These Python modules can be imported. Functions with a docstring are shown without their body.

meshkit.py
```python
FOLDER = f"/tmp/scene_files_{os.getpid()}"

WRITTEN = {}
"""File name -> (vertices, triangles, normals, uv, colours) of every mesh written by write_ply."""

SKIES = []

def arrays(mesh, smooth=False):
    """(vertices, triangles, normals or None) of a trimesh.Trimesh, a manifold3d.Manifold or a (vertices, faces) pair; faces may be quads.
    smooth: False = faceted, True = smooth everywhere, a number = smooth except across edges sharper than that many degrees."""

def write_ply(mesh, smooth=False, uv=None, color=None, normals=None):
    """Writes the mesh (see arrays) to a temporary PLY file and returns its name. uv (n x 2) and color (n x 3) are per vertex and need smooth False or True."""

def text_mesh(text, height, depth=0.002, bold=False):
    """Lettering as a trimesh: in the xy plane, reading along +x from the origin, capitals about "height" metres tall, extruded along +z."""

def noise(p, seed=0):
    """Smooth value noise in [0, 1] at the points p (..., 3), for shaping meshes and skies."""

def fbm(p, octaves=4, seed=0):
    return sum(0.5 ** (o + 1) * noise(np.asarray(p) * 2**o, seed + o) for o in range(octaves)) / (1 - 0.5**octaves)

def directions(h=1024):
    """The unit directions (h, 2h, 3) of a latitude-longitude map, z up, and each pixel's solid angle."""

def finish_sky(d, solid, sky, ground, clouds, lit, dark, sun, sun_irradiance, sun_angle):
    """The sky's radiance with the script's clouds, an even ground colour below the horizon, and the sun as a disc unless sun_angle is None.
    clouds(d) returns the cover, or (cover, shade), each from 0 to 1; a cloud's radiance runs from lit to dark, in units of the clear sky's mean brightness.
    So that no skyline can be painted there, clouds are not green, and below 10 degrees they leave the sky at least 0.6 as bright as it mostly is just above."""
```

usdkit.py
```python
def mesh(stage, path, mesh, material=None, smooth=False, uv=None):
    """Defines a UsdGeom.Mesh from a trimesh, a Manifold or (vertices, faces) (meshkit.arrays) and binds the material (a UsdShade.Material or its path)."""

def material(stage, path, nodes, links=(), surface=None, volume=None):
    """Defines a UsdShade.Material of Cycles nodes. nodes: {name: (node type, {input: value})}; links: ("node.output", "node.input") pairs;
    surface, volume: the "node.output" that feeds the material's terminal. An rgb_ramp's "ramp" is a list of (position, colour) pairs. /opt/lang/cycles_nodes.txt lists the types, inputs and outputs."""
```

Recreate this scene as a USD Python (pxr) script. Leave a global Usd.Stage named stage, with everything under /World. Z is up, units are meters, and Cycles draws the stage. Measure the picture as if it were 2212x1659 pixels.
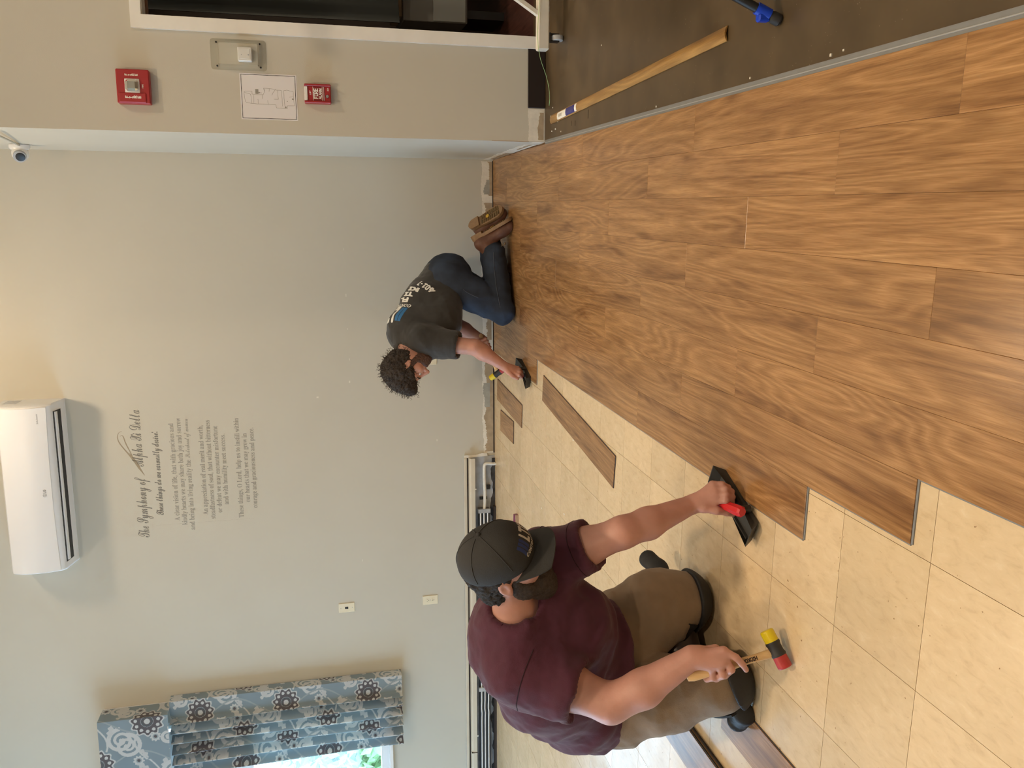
import math, random, glob
import numpy as np, trimesh, manifold3d as m3
import shapely, shapely.geometry as sg, shapely.affinity as sa
from shapely.ops import unary_union
import usdkit, meshkit
from pxr import Usd, UsdGeom, UsdLux, UsdShade, Sdf, Gf, Vt
stage = Usd.Stage.CreateInMemory()
UsdGeom.SetStageUpAxis(stage, UsdGeom.Tokens.z); UsdGeom.SetStageMetersPerUnit(stage, 1.0)
UsdGeom.Xform.Define(stage, '/World'); UsdGeom.Scope.Define(stage, '/World/Looks')
random.seed(7); rng = np.random.default_rng(7)

# ---------------------------------------------------------------- camera (a phone held on its side), sky, lamps, exposure
YAW, PITCH, ROLL, FPX, EYE = 0.21330633, 0.22783506, 0.03987138, 1803.801, 1.26874
def cam_axes():
    cy, sy, cp, sp = math.cos(YAW), math.sin(YAW), math.cos(PITCH), math.sin(PITCH)
    f = np.array([-sy*cp, cy*cp, -sp]); r = np.array([cy, sy, 0.0]); d = np.cross(f, r)
    c, s = math.cos(ROLL), math.sin(ROLL)
    return c*r + s*d, -s*r + c*d, f
R_, D_, F_ = cam_axes()
cam = UsdGeom.Camera.Define(stage, '/World/camera')
m = np.eye(4); m[0, :3], m[1, :3], m[2, :3], m[3, :3] = D_, R_, -F_, (0, 0, EYE)
cam.AddTransformOp().Set(Gf.Matrix4d(*m.ravel().tolist()))
cam.CreateHorizontalApertureAttr(36.0); cam.CreateVerticalApertureAttr(27.0)
cam.CreateFocalLengthAttr(36.0*FPX/2212); cam.CreateClippingRangeAttr(Gf.Vec2f(0.05, 200))
cam.CreateExposureAttr(2.55)
sky = UsdLux.DomeLight.Define(stage, '/World/sky')
sky.CreateIntensityAttr(0.49); sky.CreateColorAttr(Gf.Vec3f(0.45, 0.71, 1.0))
LAMPS = [(-0.9, 4.75, 21), (-3.2, 4.6, 6), (2.1, 2.6, 28), (-0.3, 1.5, 42), (-2.4, 1.2, 27), (0.6, -1.2, 46)]
CEIL = 4.2
LAMP_COLOR = Gf.Vec3f(1.0, 0.77, 0.53)

# ---------------------------------------------------------------- helpers
used = {}
def path_of(parent, name):
    base = parent + '/' + name
    n = used.get(base, 0); used[base] = n + 1
    return base if n == 0 else f'{base}_{n:03d}'
def par(p): return '/World' if p is None else (p if isinstance(p, str) else str(p.GetPath()))
def keys(prim, **kw):
    for k, v in kw.items():
        if v: prim.SetCustomDataByKey(k, v)
def obj(name, mesh, mat, parent=None, smooth=False, uv=None, **kw):
    p = path_of(par(parent), name)
    if isinstance(mesh, (list,)): mesh = trimesh.util.concatenate(mesh)
    usdkit.mesh(stage, p, mesh, MAT[mat], smooth=smooth, uv=uv)
    prim = stage.GetPrimAtPath(p); keys(prim, **kw); return prim
def objs(name, meshes, *a, **k): return [obj(name, m, *a, **k) for m in meshes]
def thing(name, label=None, category=None, loc=(0, 0, 0), rz=0.0, group=None, kind=None, parent=None):
    p = path_of(par(parent), name); x = UsdGeom.Xform.Define(stage, p)
    x.AddTranslateOp().Set(Gf.Vec3d(*map(float, loc)))
    if rz: x.AddRotateZOp().Set(math.degrees(rz))
    keys(x.GetPrim(), label=label, category=category, group=group, kind=kind); return x.GetPrim()
def bx(lo, hi, b=0.0):
    lo, hi = np.array(lo, float), np.array(hi, float)
    if b <= 0:
        m = trimesh.creation.box(hi-lo); m.apply_translation((lo+hi)/2); return m
    b = min(b, 0.45*(hi-lo).min()); pts = []
    for ax in range(3):
        l, h = lo + b, hi - b; l[ax], h[ax] = lo[ax], hi[ax]
        pts += [[(l, h)[i][0], (l, h)[j][1], (l, h)[k][2]] for i in (0, 1) for j in (0, 1) for k in (0, 1)]
    return trimesh.convex.convex_hull(np.array(pts))
def frame_to(a, b):
    a, b = np.array(a, float), np.array(b, float); z = b-a; L = np.linalg.norm(z); z = z/L
    x = np.cross([0, 0, 1.0], z)
    if np.linalg.norm(x) < 1e-6: x = np.array([1.0, 0, 0])
    x /= np.linalg.norm(x); y = np.cross(z, x)
    T = np.eye(4); T[:3, 0], T[:3, 1], T[:3, 2], T[:3, 3] = x, y, z, a; return T, L
def rod(a, b, r, r2=None, n=20):
    T, L = frame_to(a, b); r2 = r if r2 is None else r2
    m = trimesh.creation.revolve([[0, 0], [r, 0], [r2, L], [0, L]], sections=n); m.apply_transform(T); return m
def lathe(prof, a, b, n=28):
    T, L = frame_to(a, b); m = trimesh.creation.revolve([[r, z*L] for z, r in prof], sections=n); m.apply_transform(T); return m
def tube(pts, r, n=8):
    pts = np.array(pts, float); rr = np.broadcast_to(r, len(pts)); V = []; t = np.gradient(pts, axis=0); t /= np.linalg.norm(t, axis=1, keepdims=True)
    u = np.cross(t[0], [0.3, 0.2, 1.0]); u /= np.linalg.norm(u)
    for i in range(len(pts)):
        u = u - t[i]*(u@t[i]); u /= np.linalg.norm(u); w = np.cross(t[i], u)
        V += [pts[i] + rr[i]*(math.cos(k*2*math.pi/n)*u + math.sin(k*2*math.pi/n)*w) for k in range(n)]
    F = []
    for i in range(len(pts)-1):
        for k in range(n):
            a, b = i*n+k, i*n+(k+1) % n; F += [[a, b, b+n], [a, b+n, a+n]]
    c0, c1 = len(V), len(V)+1; V += [pts[0], pts[-1]]; e = (len(pts)-1)*n
    for k in range(n): F += [[c0, (k+1) % n, k], [c1, e+k, e+(k+1) % n]]
    return trimesh.Trimesh(np.array(V), np.array(F), process=False)
def spline(pts, n=40):
    from scipy.interpolate import CubicSpline
    pts = np.array(pts, float); t = np.r_[0, np.cumsum(np.linalg.norm(np.diff(pts, axis=0), axis=1))]
    return CubicSpline(t, pts)(np.linspace(0, t[-1], n))
def extr(poly, h):
    gs = [g for g in getattr(poly, 'geoms', [poly]) if g.geom_type == 'Polygon' and g.area > 1e-9]
    return trimesh.util.concatenate([trimesh.creation.extrude_polygon(g, h, engine='earcut') for g in gs])
def up_wall(mesh, y=0.0):          # a flat extrusion in (x, y), thickness +z  ->  standing in (s, z), its face turned to -y
    v = mesh.vertices.copy(); mesh = mesh.copy(); mesh.vertices = np.stack([v[:, 0], y - v[:, 2], v[:, 1]], 1); return mesh
def loft(sections, cap=True):      # list of closed rings with equal counts
    S = np.array(sections, float); k, n = S.shape[:2]; V = S.reshape(-1, 3).tolist(); F = []
    for i in range(k-1):
        for j in range(n):
            a, b = i*n+j, i*n+(j+1) % n; F += [[a, b, b+n], [a, b+n, a+n]]
    if cap:
        c0, c1 = len(V), len(V)+1; V += [S[0].mean(0), S[-1].mean(0)]
        for j in range(n): F += [[c0, (j+1) % n, j], [c1, (k-1)*n+j, (k-1)*n+(j+1) % n]]
    m = trimesh.Trimesh(np.array(V), np.array(F), process=False); m.fix_normals(); return m
FONTS = glob.glob('/opt/blender-*/*/datafiles/fonts')
def lettering(text, width=None, height=0.03, face='Inter', depth=0.0006, bold=0, px=72, slant=0.0):
    """Letters as one flat mesh in the xy plane from the origin: capitals about height tall, stretched to the width if given."""
    from PIL import Image, ImageDraw, ImageFont
    if face != 'Inter':
        base = {'script': (0x1D4D0, 0x1D4EA), 'serif': (0x1D400, 0x1D41A)}[face]
        text = ''.join(chr(base[0]+ord(c)-65) if 'A' <= c <= 'Z' else chr(base[1]+ord(c)-97) if 'a' <= c <= 'z' else c for c in text)
    font = ImageFont.truetype(FONTS[0] + ('/Inter.woff2' if face == 'Inter' else '/NotoSansMath-Regular.woff2'), px)
    x0, y0, x1, y1 = font.getbbox(text, anchor='ls', stroke_width=bold)
    im = Image.new('L', (x1-x0+8, y1-y0+8)); ImageDraw.Draw(im).text((4-x0, 4-y0), text, 255, font, anchor='ls', stroke_width=bold)
    on = np.pad(np.asarray(im) > 127, ((0, 0), (1, 1))).astype(np.int8)
    rows, st = np.nonzero(np.diff(on, axis=1) == 1); en = np.nonzero(np.diff(on, axis=1) == -1)[1]
    shape = shapely.union_all(shapely.box(st, -rows-1, en, -rows)).buffer(0.6).buffer(-0.6).simplify(0.6)
    s = height/(0.72*px); sx = width/(x1-x0) if width else s
    shape = sa.affine_transform(shape, [sx, slant*s, 0, s, -4*sx, (4-y0)*s])
    return extr(shape, depth)
def ragged(x0, x1, y0, y1, amp, n, seed, low=0.0):
    r = np.random.default_rng(seed); t = np.linspace(x0, x1, n)
    up = y1 + amp*(meshkit.fbm(np.stack([t*14, t*0+seed*3.1, t*0], 1), 4, seed)-0.5)*2 + r.uniform(-.15, .15, n)*amp
    lo = y0 + low*(meshkit.fbm(np.stack([t*17, t*0+seed*7.7, t*0], 1), 4, seed+9)-0.5)*2
    return sg.Polygon(np.r_[np.stack([t, up], 1), np.stack([t, lo], 1)[::-1]]).buffer(0)

# ---------------------------------------------------------------- materials
MAT = {}
def mat(name, color, rough=0.5, bump=0.0, bscale=60.0, var=0.0, vscale=8.0, **kw):
    """Plain procedural surface: the colour with a little noise of its own, roughness, fine relief."""
    n = {'p': ('principled_bsdf', {'base_color': color, 'roughness': rough, **kw})}; L = []
    if var or bump: n['g'] = ('texture_coordinate', {})
    if var:
        c = np.array(color)
        n['v'] = ('noise_texture', {'scale': vscale, 'detail': 4.0}); n['r'] = ('rgb_ramp', {'ramp': [(0.3, tuple(c*(1-var))), (0.7, tuple(np.minimum(c*(1+var), 1)))]})
        L += [('g.object', 'v.vector'), ('v.fac', 'r.fac'), ('r.color', 'p.base_color')]
    if bump:
        n['b'] = ('noise_texture', {'scale': bscale, 'detail': 3.0}); n['bb'] = ('bump', {'strength': bump, 'distance': 0.002})
        L += [('g.object', 'b.vector'), ('b.fac', 'bb.height'), ('bb.normal', 'p.normal')]
    MAT[name] = usdkit.material(stage, '/World/Looks/' + name, n, L, surface='p.BSDF'); return MAT[name]
def wood(name, light, mid, dark, rough=0.25, gy=1.0, random_shift=True, spec=0.5):
    n = {'tc': ('texture_coordinate', {}), 'oi': ('object_info', {}), 'sc': ('vector_math', {'math_type': 'scale', 'scale': 37.0}), 'cx': ('combine_xyz', {}),
         'add': ('vector_math', {'math_type': 'add'}),
         'm1': ('mapping', {'scale': (6.5, 0.62*gy, 1.0)}), 'n1': ('noise_texture', {'scale': 1.0, 'detail': 2.2, 'roughness': 0.45, 'distortion': 0.35}),
         'k': ('math', {'math_type': 'multiply', 'value2': 120.0}), 's': ('math', {'math_type': 'sine'}), 's2': ('math', {'math_type': 'multiply_add', 'value2': 0.5, 'value3': 0.5}),
         'm2': ('mapping', {'scale': (330.0, 11.0*gy, 1.0)}), 'n2': ('noise_texture', {'scale': 1.0, 'detail': 3.0, 'roughness': 0.6}),
         'm3': ('mapping', {'scale': (12.0, 1.3*gy, 1.0), 'location': (5.0, 3.0, 0)}), 'n3': ('noise_texture', {'scale': 1.0, 'detail': 3.0, 'roughness': 0.55, 'distortion': 0.6}),
         'm4': ('mapping', {'scale': (45.0, 2.2*gy, 1.0)}), 'n4': ('noise_texture', {'scale': 1.0, 'detail': 2.0}),
         'r2': ('rgb_ramp', {'ramp': [(0.36, dark), (0.52, mid), (0.68, light)]}),
         'r1': ('rgb_ramp', {'ramp': [(0.0, (0.74, 0.71, 0.66)), (0.45, (0.93, 0.92, 0.90)), (0.80, (1.02, 1.02, 1.02)), (1.0, (1.20, 1.22, 1.25))]}),
         'r3': ('rgb_ramp', {'ramp': [(0.30, (0.58, 0.52, 0.48)), (0.47, (0.92, 0.90, 0.88)), (0.62, (1.0, 1.0, 1.0))]}),
         'mixf': ('mix_float', {'fac': 0.45}),
         'mu': ('mix_color', {'blend_type': 'multiply', 'fac': 0.62, 'use_clamp': False}), 'mu2': ('mix_color', {'blend_type': 'multiply', 'fac': 1.0, 'use_clamp': False}),
         'tone': ('map_range', {'from_min': 0.0, 'from_max': 1.0, 'to_min': 0.95, 'to_max': 1.05}), 'mu3': ('vector_math', {'math_type': 'scale'}),
         'bp': ('bump', {'strength': 0.12, 'distance': 0.001}),
         'p': ('principled_bsdf', {'roughness': rough, 'specular_ior_level': spec})}
    L = [('oi.random', 'cx.x'), ('oi.random', 'cx.y'), ('cx.vector', 'sc.vector1'), ('tc.object', 'add.vector1'), ('sc.vector', 'add.vector2')]
    for q in '1234': L += [('add.vector', f'm{q}.vector'), (f'm{q}.vector', f'n{q}.vector')]
    L += [('n1.fac', 'k.value1'), ('k.value', 's.value1'), ('s.value', 's2.value1'), ('s2.value', 'r1.fac'), ('n2.fac', 'mixf.a'), ('n4.fac', 'mixf.b'), ('mixf.result', 'r2.fac'), ('n3.fac', 'r3.fac'),
          ('r2.color', 'mu.a'), ('r1.color', 'mu.b'), ('mu.result', 'mu2.a'), ('r3.color', 'mu2.b'), ('oi.random', 'tone.value'), ('mu2.result', 'mu3.vector1'), ('tone.result', 'mu3.scale'), ('mu3.vector', 'p.base_color'),
          ('n2.fac', 'bp.height'), ('bp.normal', 'p.normal')]
    MAT[name] = usdkit.material(stage, '/World/Looks/' + name, n, L, surface='p.BSDF')
wood('oak_vinyl', (0.46, 0.262, 0.112), (0.370, 0.197, 0.078), (0.270, 0.135, 0.050))
wood('oak_trim', (0.46, 0.275, 0.095), (0.39, 0.225, 0.072), (0.31, 0.17, 0.05), rough=0.3)
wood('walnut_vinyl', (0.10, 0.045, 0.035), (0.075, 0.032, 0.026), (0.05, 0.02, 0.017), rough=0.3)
wood('hickory', (0.82, 0.58, 0.31), (0.76, 0.51, 0.25), (0.66, 0.41, 0.19), rough=0.5)
# waxed vinyl composition tile: beige with short flecks, the joints are real gaps
MAT['tile'] = usdkit.material(stage, '/World/Looks/tile', {
    'tc': ('texture_coordinate', {}), 'oi': ('object_info', {}), 'cx': ('combine_xyz', {}), 'sc': ('vector_math', {'math_type': 'scale', 'scale': 41.0}), 'add': ('vector_math', {'math_type': 'add'}),
    'm': ('mapping', {'scale': (46.0, 20.0, 20.0)}), 'n': ('noise_texture', {'scale': 1.0, 'detail': 5.0, 'roughness': 0.62, 'distortion': 0.5}),
    'n2': ('noise_texture', {'scale': 4.0, 'detail': 3.0}), 'n3': ('noise_texture', {'scale': 70.0, 'detail': 2.0}), 'n4': ('noise_texture', {'scale': 9.0, 'detail': 4.0}),
    'r': ('rgb_ramp', {'ramp': [(0.26, (0.60, 0.44, 0.26)), (0.45, (0.685, 0.52, 0.315)), (0.60, (0.715, 0.55, 0.34)), (0.78, (0.765, 0.615, 0.41))]}),
    'sp': ('rgb_ramp', {'ramp': [(0.235, (0.45, 0.36, 0.28)), (0.27, (1, 1, 1))]}),
    'tone': ('map_range', {'to_min': 0.93, 'to_max': 1.04}), 'mu': ('mix_color', {'blend_type': 'multiply', 'fac': 1.0}), 'mu2': ('vector_math', {'math_type': 'scale'}),
    'rr': ('map_range', {'from_min': 0.3, 'from_max': 0.7, 'to_min': 0.16, 'to_max': 0.30}),
    'bp': ('bump', {'strength': 0.10, 'distance': 0.004}),
    'p': ('principled_bsdf', {'specular_ior_level': 0.42})},
    [('oi.random', 'cx.x'), ('oi.random', 'cx.y'), ('cx.vector', 'sc.vector1'), ('tc.object', 'add.vector1'), ('sc.vector', 'add.vector2'), ('add.vector', 'm.vector'), ('m.vector', 'n.vector'), ('add.vector', 'n2.vector'),
     ('add.vector', 'n3.vector'), ('add.vector', 'n4.vector'), ('n.fac', 'r.fac'), ('n3.fac', 'sp.fac'), ('r.color', 'mu.a'), ('sp.color', 'mu.b'), ('mu.result', 'mu2.vector1'), ('oi.random', 'tone.value'), ('tone.result', 'mu2.scale'), ('mu2.vector', 'p.base_color'),
     ('n2.fac', 'rr.value'), ('rr.result', 'p.roughness'), ('n4.fac', 'bp.height'), ('bp.normal', 'p.normal')], surface='p.BSDF')
# the old dark brown sheet floor, speckled with dust
MAT['dark_floor'] = usdkit.material(stage, '/World/Looks/dark_floor', {
    'tc': ('texture_coordinate', {}), 'n': ('noise_texture', {'scale': 5.0, 'detail': 5.0}), 'r': ('rgb_ramp', {'ramp': [(0.3, (0.060, 0.039, 0.018)), (0.7, (0.102, 0.069, 0.034))]}),
    'v': ('voronoi_texture', {'scale': 85.0}), 'vr': ('rgb_ramp', {'ramp': [(0.06, (0.30, 0.26, 0.20)), (0.13, (0, 0, 0))]}), 'n3': ('noise_texture', {'scale': 14.0, 'detail': 2.0}), 'nr': ('rgb_ramp', {'ramp': [(0.52, (0, 0, 0)), (0.62, (1, 1, 1))]}),
    'mu': ('mix_color', {'blend_type': 'multiply', 'fac': 1.0}), 'ad': ('mix_color', {'blend_type': 'add', 'fac': 0.7}), 'bp': ('bump', {'strength': 0.2, 'distance': 0.002}),
    'p': ('principled_bsdf', {'roughness': 0.40})},
    [('tc.object', 'n.vector'), ('tc.object', 'v.vector'), ('tc.object', 'n3.vector'), ('n.fac', 'r.fac'), ('v.distance', 'vr.fac'), ('n3.fac', 'nr.fac'), ('vr.color', 'mu.a'), ('nr.color', 'mu.b'), ('r.color', 'ad.a'), ('mu.result', 'ad.b'), ('ad.result', 'p.base_color'), ('n.fac', 'bp.height'), ('bp.normal', 'p.normal')], surface='p.BSDF')
mat('wall_paint', (0.56, 0.53, 0.445), 0.6, bump=0.15, bscale=220, var=0.015, vscale=2.5)
mat('ceiling_white', (0.72, 0.70, 0.64), 0.8)
mat('white_paint', (0.84, 0.825, 0.77), 0.35, var=0.03, vscale=12)
mat('old_white', (0.70, 0.66, 0.57), 0.5, bump=0.2, bscale=40, var=0.06, vscale=14)
mat('plaster', (0.74, 0.70, 0.61), 0.85, bump=0.5, bscale=70, var=0.08, vscale=22)
mat('torn_paper', (0.40, 0.31, 0.205), 0.9, bump=0.4, bscale=60, var=0.14, vscale=20)
mat('gray_paper', (0.36, 0.35, 0.30), 0.9, bump=0.4, bscale=60, var=0.12, vscale=20)
mat('sub_floor', (0.20, 0.115, 0.055), 0.9, var=0.2)
mat('gap_dark', (0.035, 0.022, 0.015), 0.8)
mat('vinyl_gray', (0.20, 0.205, 0.205), 0.45, var=0.05, vscale=30)
mat('vinyl_gray_light', (0.33, 0.33, 0.32), 0.4)
mat('vinyl_edge', (0.055, 0.055, 0.065), 0.4)
mat('black_base', (0.018, 0.011, 0.010), 0.45)
mat('red_plastic', (0.36, 0.022, 0.026), 0.35)
mat('red_dark', (0.22, 0.016, 0.018), 0.4)
mat('white_plastic', (0.80, 0.79, 0.77), 0.28)
mat('ac_white', (0.83, 0.83, 0.83), 0.3)
mat('ac_gray', (0.42, 0.43, 0.44), 0.35)
mat('ivory', (0.78, 0.72, 0.55), 0.35)
mat('black', (0.012, 0.012, 0.013), 0.4)
mat('black_rubber', (0.022, 0.021, 0.022), 0.55, bump=0.2, bscale=120)
mat('dark_vent', (0.02, 0.021, 0.024), 0.5)
mat('ink', (0.30, 0.285, 0.245), 0.7)
mat('ink_title', (0.19, 0.18, 0.155), 0.6)
mat('ink_dark', (0.06, 0.06, 0.06), 0.6)
mat('swoosh', (0.33, 0.27, 0.185), 0.6)
mat('paper', (0.76, 0.74, 0.74), 0.6)
mat('print_white', (0.80, 0.79, 0.74), 0.6)
mat('print_blue', (0.03, 0.155, 0.36), 0.6)
mat('metal', (0.62, 0.62, 0.62), 0.25, metallic=1.0)
mat('strobe_metal', (0.85, 0.85, 0.85), 0.08, metallic=1.0)
mat('blue_plastic', (0.005, 0.05, 0.55), 0.35)
mat('blue_label', (0.03, 0.03, 0.22), 0.4)
mat('yellow_plastic', (0.72, 0.55, 0.01), 0.3)
mat('red_mallet', (0.42, 0.03, 0.03), 0.42, var=0.1, vscale=60)
mat('handle_red', (0.62, 0.022, 0.028), 0.35)
mat('trowel_black', (0.028, 0.027, 0.024), 0.42, var=0.2, vscale=40)
mat('heater_cream', (0.62, 0.555, 0.435), 0.45, var=0.04)
mat('heater_gray', (0.40, 0.41, 0.42), 0.55, var=0.3, vscale=9, bump=0.2)
mat('heater_dirt', (0.05, 0.045, 0.042), 0.9, var=0.5, vscale=30)
mat('pipe_white', (0.74, 0.72, 0.66), 0.35, var=0.08, vscale=40)
mat('fin_white', (0.72, 0.72, 0.71), 0.35)
mat('violet', (0.19, 0.018, 0.085), 0.3)
mat('tan_strip', (0.46, 0.33, 0.24), 0.4)
mat('string_green', (0.36, 0.55, 0.22), 0.6)
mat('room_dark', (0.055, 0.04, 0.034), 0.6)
mat('cloth_black', (0.040, 0.047, 0.048), 0.8, bump=0.3, bscale=14)
mat('cabinet_gray', (0.20, 0.20, 0.19), 0.5)
mat('cabinet_pale', (0.28, 0.30, 0.29), 0.4)
mat('door_brown', (0.16, 0.075, 0.04), 0.4)
mat('blind_white', (0.80, 0.86, 0.86), 0.6)
mat('skin', (0.49, 0.255, 0.205), 0.5, var=0.10, vscale=16, bump=0.12, bscale=180, subsurface_weight=0.12, subsurface_scale=0.01)
mat('skin_far', (0.50, 0.25, 0.185), 0.5, var=0.12, vscale=14, bump=0.12, bscale=160, subsurface_weight=0.12, subsurface_scale=0.01)
mat('eye_white', (0.7, 0.68, 0.65), 0.2)
mat('hair_dark', (0.016, 0.012, 0.010), 0.85, bump=1.0, bscale=150, var=0.4, vscale=90)
mat('hair_brown', (0.036, 0.026, 0.020), 0.85, bump=1.0, bscale=110, var=0.45, vscale=60)
mat('beard_dark', (0.030, 0.020, 0.016), 0.75, bump=1.0, bscale=220, var=0.4, vscale=120)
mat('beard_brown', (0.075, 0.036, 0.024), 0.75, bump=1.0, bscale=200, var=0.4, vscale=100)
mat('shirt_maroon', (0.064, 0.0105, 0.030), 0.85, bump=0.25, bscale=300, var=0.10, vscale=30, sheen_weight=0.10)
mat('seam_maroon', (0.022, 0.005, 0.012), 0.9)
mat('shirt_black', (0.030, 0.028, 0.026), 0.85, bump=0.25, bscale=300, var=0.12, vscale=30, sheen_weight=0.2)
mat('khaki', (0.225, 0.155, 0.095), 0.85, bump=0.3, bscale=260, var=0.10, vscale=14, sheen_weight=0.15)
mat('denim', (0.020, 0.030, 0.052), 0.85, bump=0.35, bscale=300, var=0.45, vscale=9)
mat('denim_seam', (0.07, 0.085, 0.115), 0.85)
mat('boot_brown', (0.125, 0.052, 0.030), 0.55, bump=0.3, bscale=70, var=0.2, vscale=25)
mat('boot_sole', (0.27, 0.165, 0.085), 0.6, bump=0.3, bscale=60, var=0.15, vscale=40)
mat('sole_tread', (0.125, 0.080, 0.028), 0.7, bump=0.6, bscale=50, var=0.3, vscale=50)
mat('yellow_spot', (0.55, 0.33, 0.03), 0.5)
mat('boot_dark', (0.035, 0.020, 0.020), 0.3, bump=0.3, bscale=60)
mat('cap_cloth', (0.023, 0.0225, 0.022), 0.8, bump=0.3, bscale=320, var=0.12, vscale=12)
mat('cap_blue', (0.012, 0.028, 0.115), 0.7)
mat('cap_white', (0.50, 0.47, 0.42), 0.7)
mat('pad_black', (0.014, 0.014, 0.016), 0.6, bump=0.4, bscale=90)
mat('leaf', (0.42, 0.58, 0.34), 0.6)
mat('grass', (0.42, 0.55, 0.32), 0.9)
mat('lamp_housing', (0.8, 0.8, 0.78), 0.4)
MAT['clear'] = usdkit.material(stage, '/World/Looks/clear', {'t': ('transparent_bsdf', {'color': (0.94, 0.96, 0.95)}), 'g': ('glossy_bsdf', {'color': (1, 1, 1), 'roughness': 0.05}), 'f': ('fresnel', {'IOR': 1.5}), 'm': ('mix_closure', {})},
    [('f.fac', 'm.fac'), ('t.BSDF', 'm.closure1'), ('g.BSDF', 'm.closure2')], surface='m.closure')
MAT['acrylic'] = usdkit.material(stage, '/World/Looks/acrylic', {'t': ('transparent_bsdf', {'color': (0.965, 0.97, 0.955)}), 'g': ('glossy_bsdf', {'color': (1, 1, 1), 'roughness': 0.08}), 'f': ('fresnel', {'IOR': 1.4}), 'm': ('mix_closure', {})},
    [('f.fac', 'm.fac'), ('t.BSDF', 'm.closure1'), ('g.BSDF', 'm.closure2')], surface='m.closure')
MAT['acrylic_edge'] = usdkit.material(stage, '/World/Looks/acrylic_edge', {'t': ('transparent_bsdf', {'color': (0.95, 0.95, 0.93)}), 'g': ('glossy_bsdf', {'color': (1, 1, 1), 'roughness': 0.15}), 'm': ('mix_closure', {'fac': 0.12})},
    [('t.BSDF', 'm.closure1'), ('g.BSDF', 'm.closure2')], surface='m.closure')

# ---------------------------------------------------------------- where things are measured from
A0 = 0.0395624                                            # the far wall is a little out of square with the floor tiles
FO, BO = np.array([0.333, 5.978]), np.array([0.357, 4.615])
CA, SA = math.cos(A0), math.sin(A0)
def fw(s, d=0.0, z=0.0): return (FO[0] + s*CA + d*SA, FO[1] + s*SA - d*CA, z)      # s along the far wall, d out of it
def bw(s, d=0.0, z=0.0): return (BO[0] + s*CA + d*SA, BO[1] + s*SA - d*CA, z)

# ---------------------------------------------------------------- the room
struct = dict(kind='structure')
win = sg.box(-6.55, 0.84, -4.0, 2.72); win2 = sg.box(-5.5, 0.84, -0.2, 2.95)
far_poly = sg.box(-7.6, -0.02, 0.2, CEIL).difference(win)
w = thing('wall_far', loc=(FO[0], FO[1], 0), rz=A0, kind='structure')
obj('surface', up_wall(extr(far_poly, 0.18), 0.18), 'wall_paint', w)
# torn band where the old base was pulled off: plaster, brown paper, grey paper
band = ragged(-2.13, -0.012, 0.004, 0.088, 0.016, 260, 3)
obj('torn_plaster', up_wall(extr(band, 0.0015), 0.0), 'plaster', w, label='ragged white plaster band where the baseboard was removed')
pr = unary_union([ragged(-0.25, -0.015, 0.004, 0.040, 0.022, 50, 11), ragged(-0.62, -0.30, 0.012, 0.062, 0.035, 60, 12), ragged(-2.12, -1.36, 0.010, 0.066, 0.026, 140, 13), ragged(-1.28, -1.02, 0.02, 0.05, 0.03, 50, 15)])
obj('torn_paper', up_wall(extr(pr.intersection(band.buffer(0.004)), 0.0026), 0.0), 'torn_paper', w, label='brown torn drywall paper')
pg_ = unary_union([ragged(-1.78, -1.60, 0.035, 0.078, 0.02, 40, 14), ragged(-0.24, -0.14, 0.03, 0.06, 0.03, 30, 18)])
obj('torn_paper', up_wall(extr(pg_.intersection(band), 0.0032), 0.0), 'gray_paper', w, label='grey torn drywall paper')
obj('floor_gap', bx((-2.13, -0.004, -0.002), (-0.01, 0.0, 0.010)), 'gap_dark', w)
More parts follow.
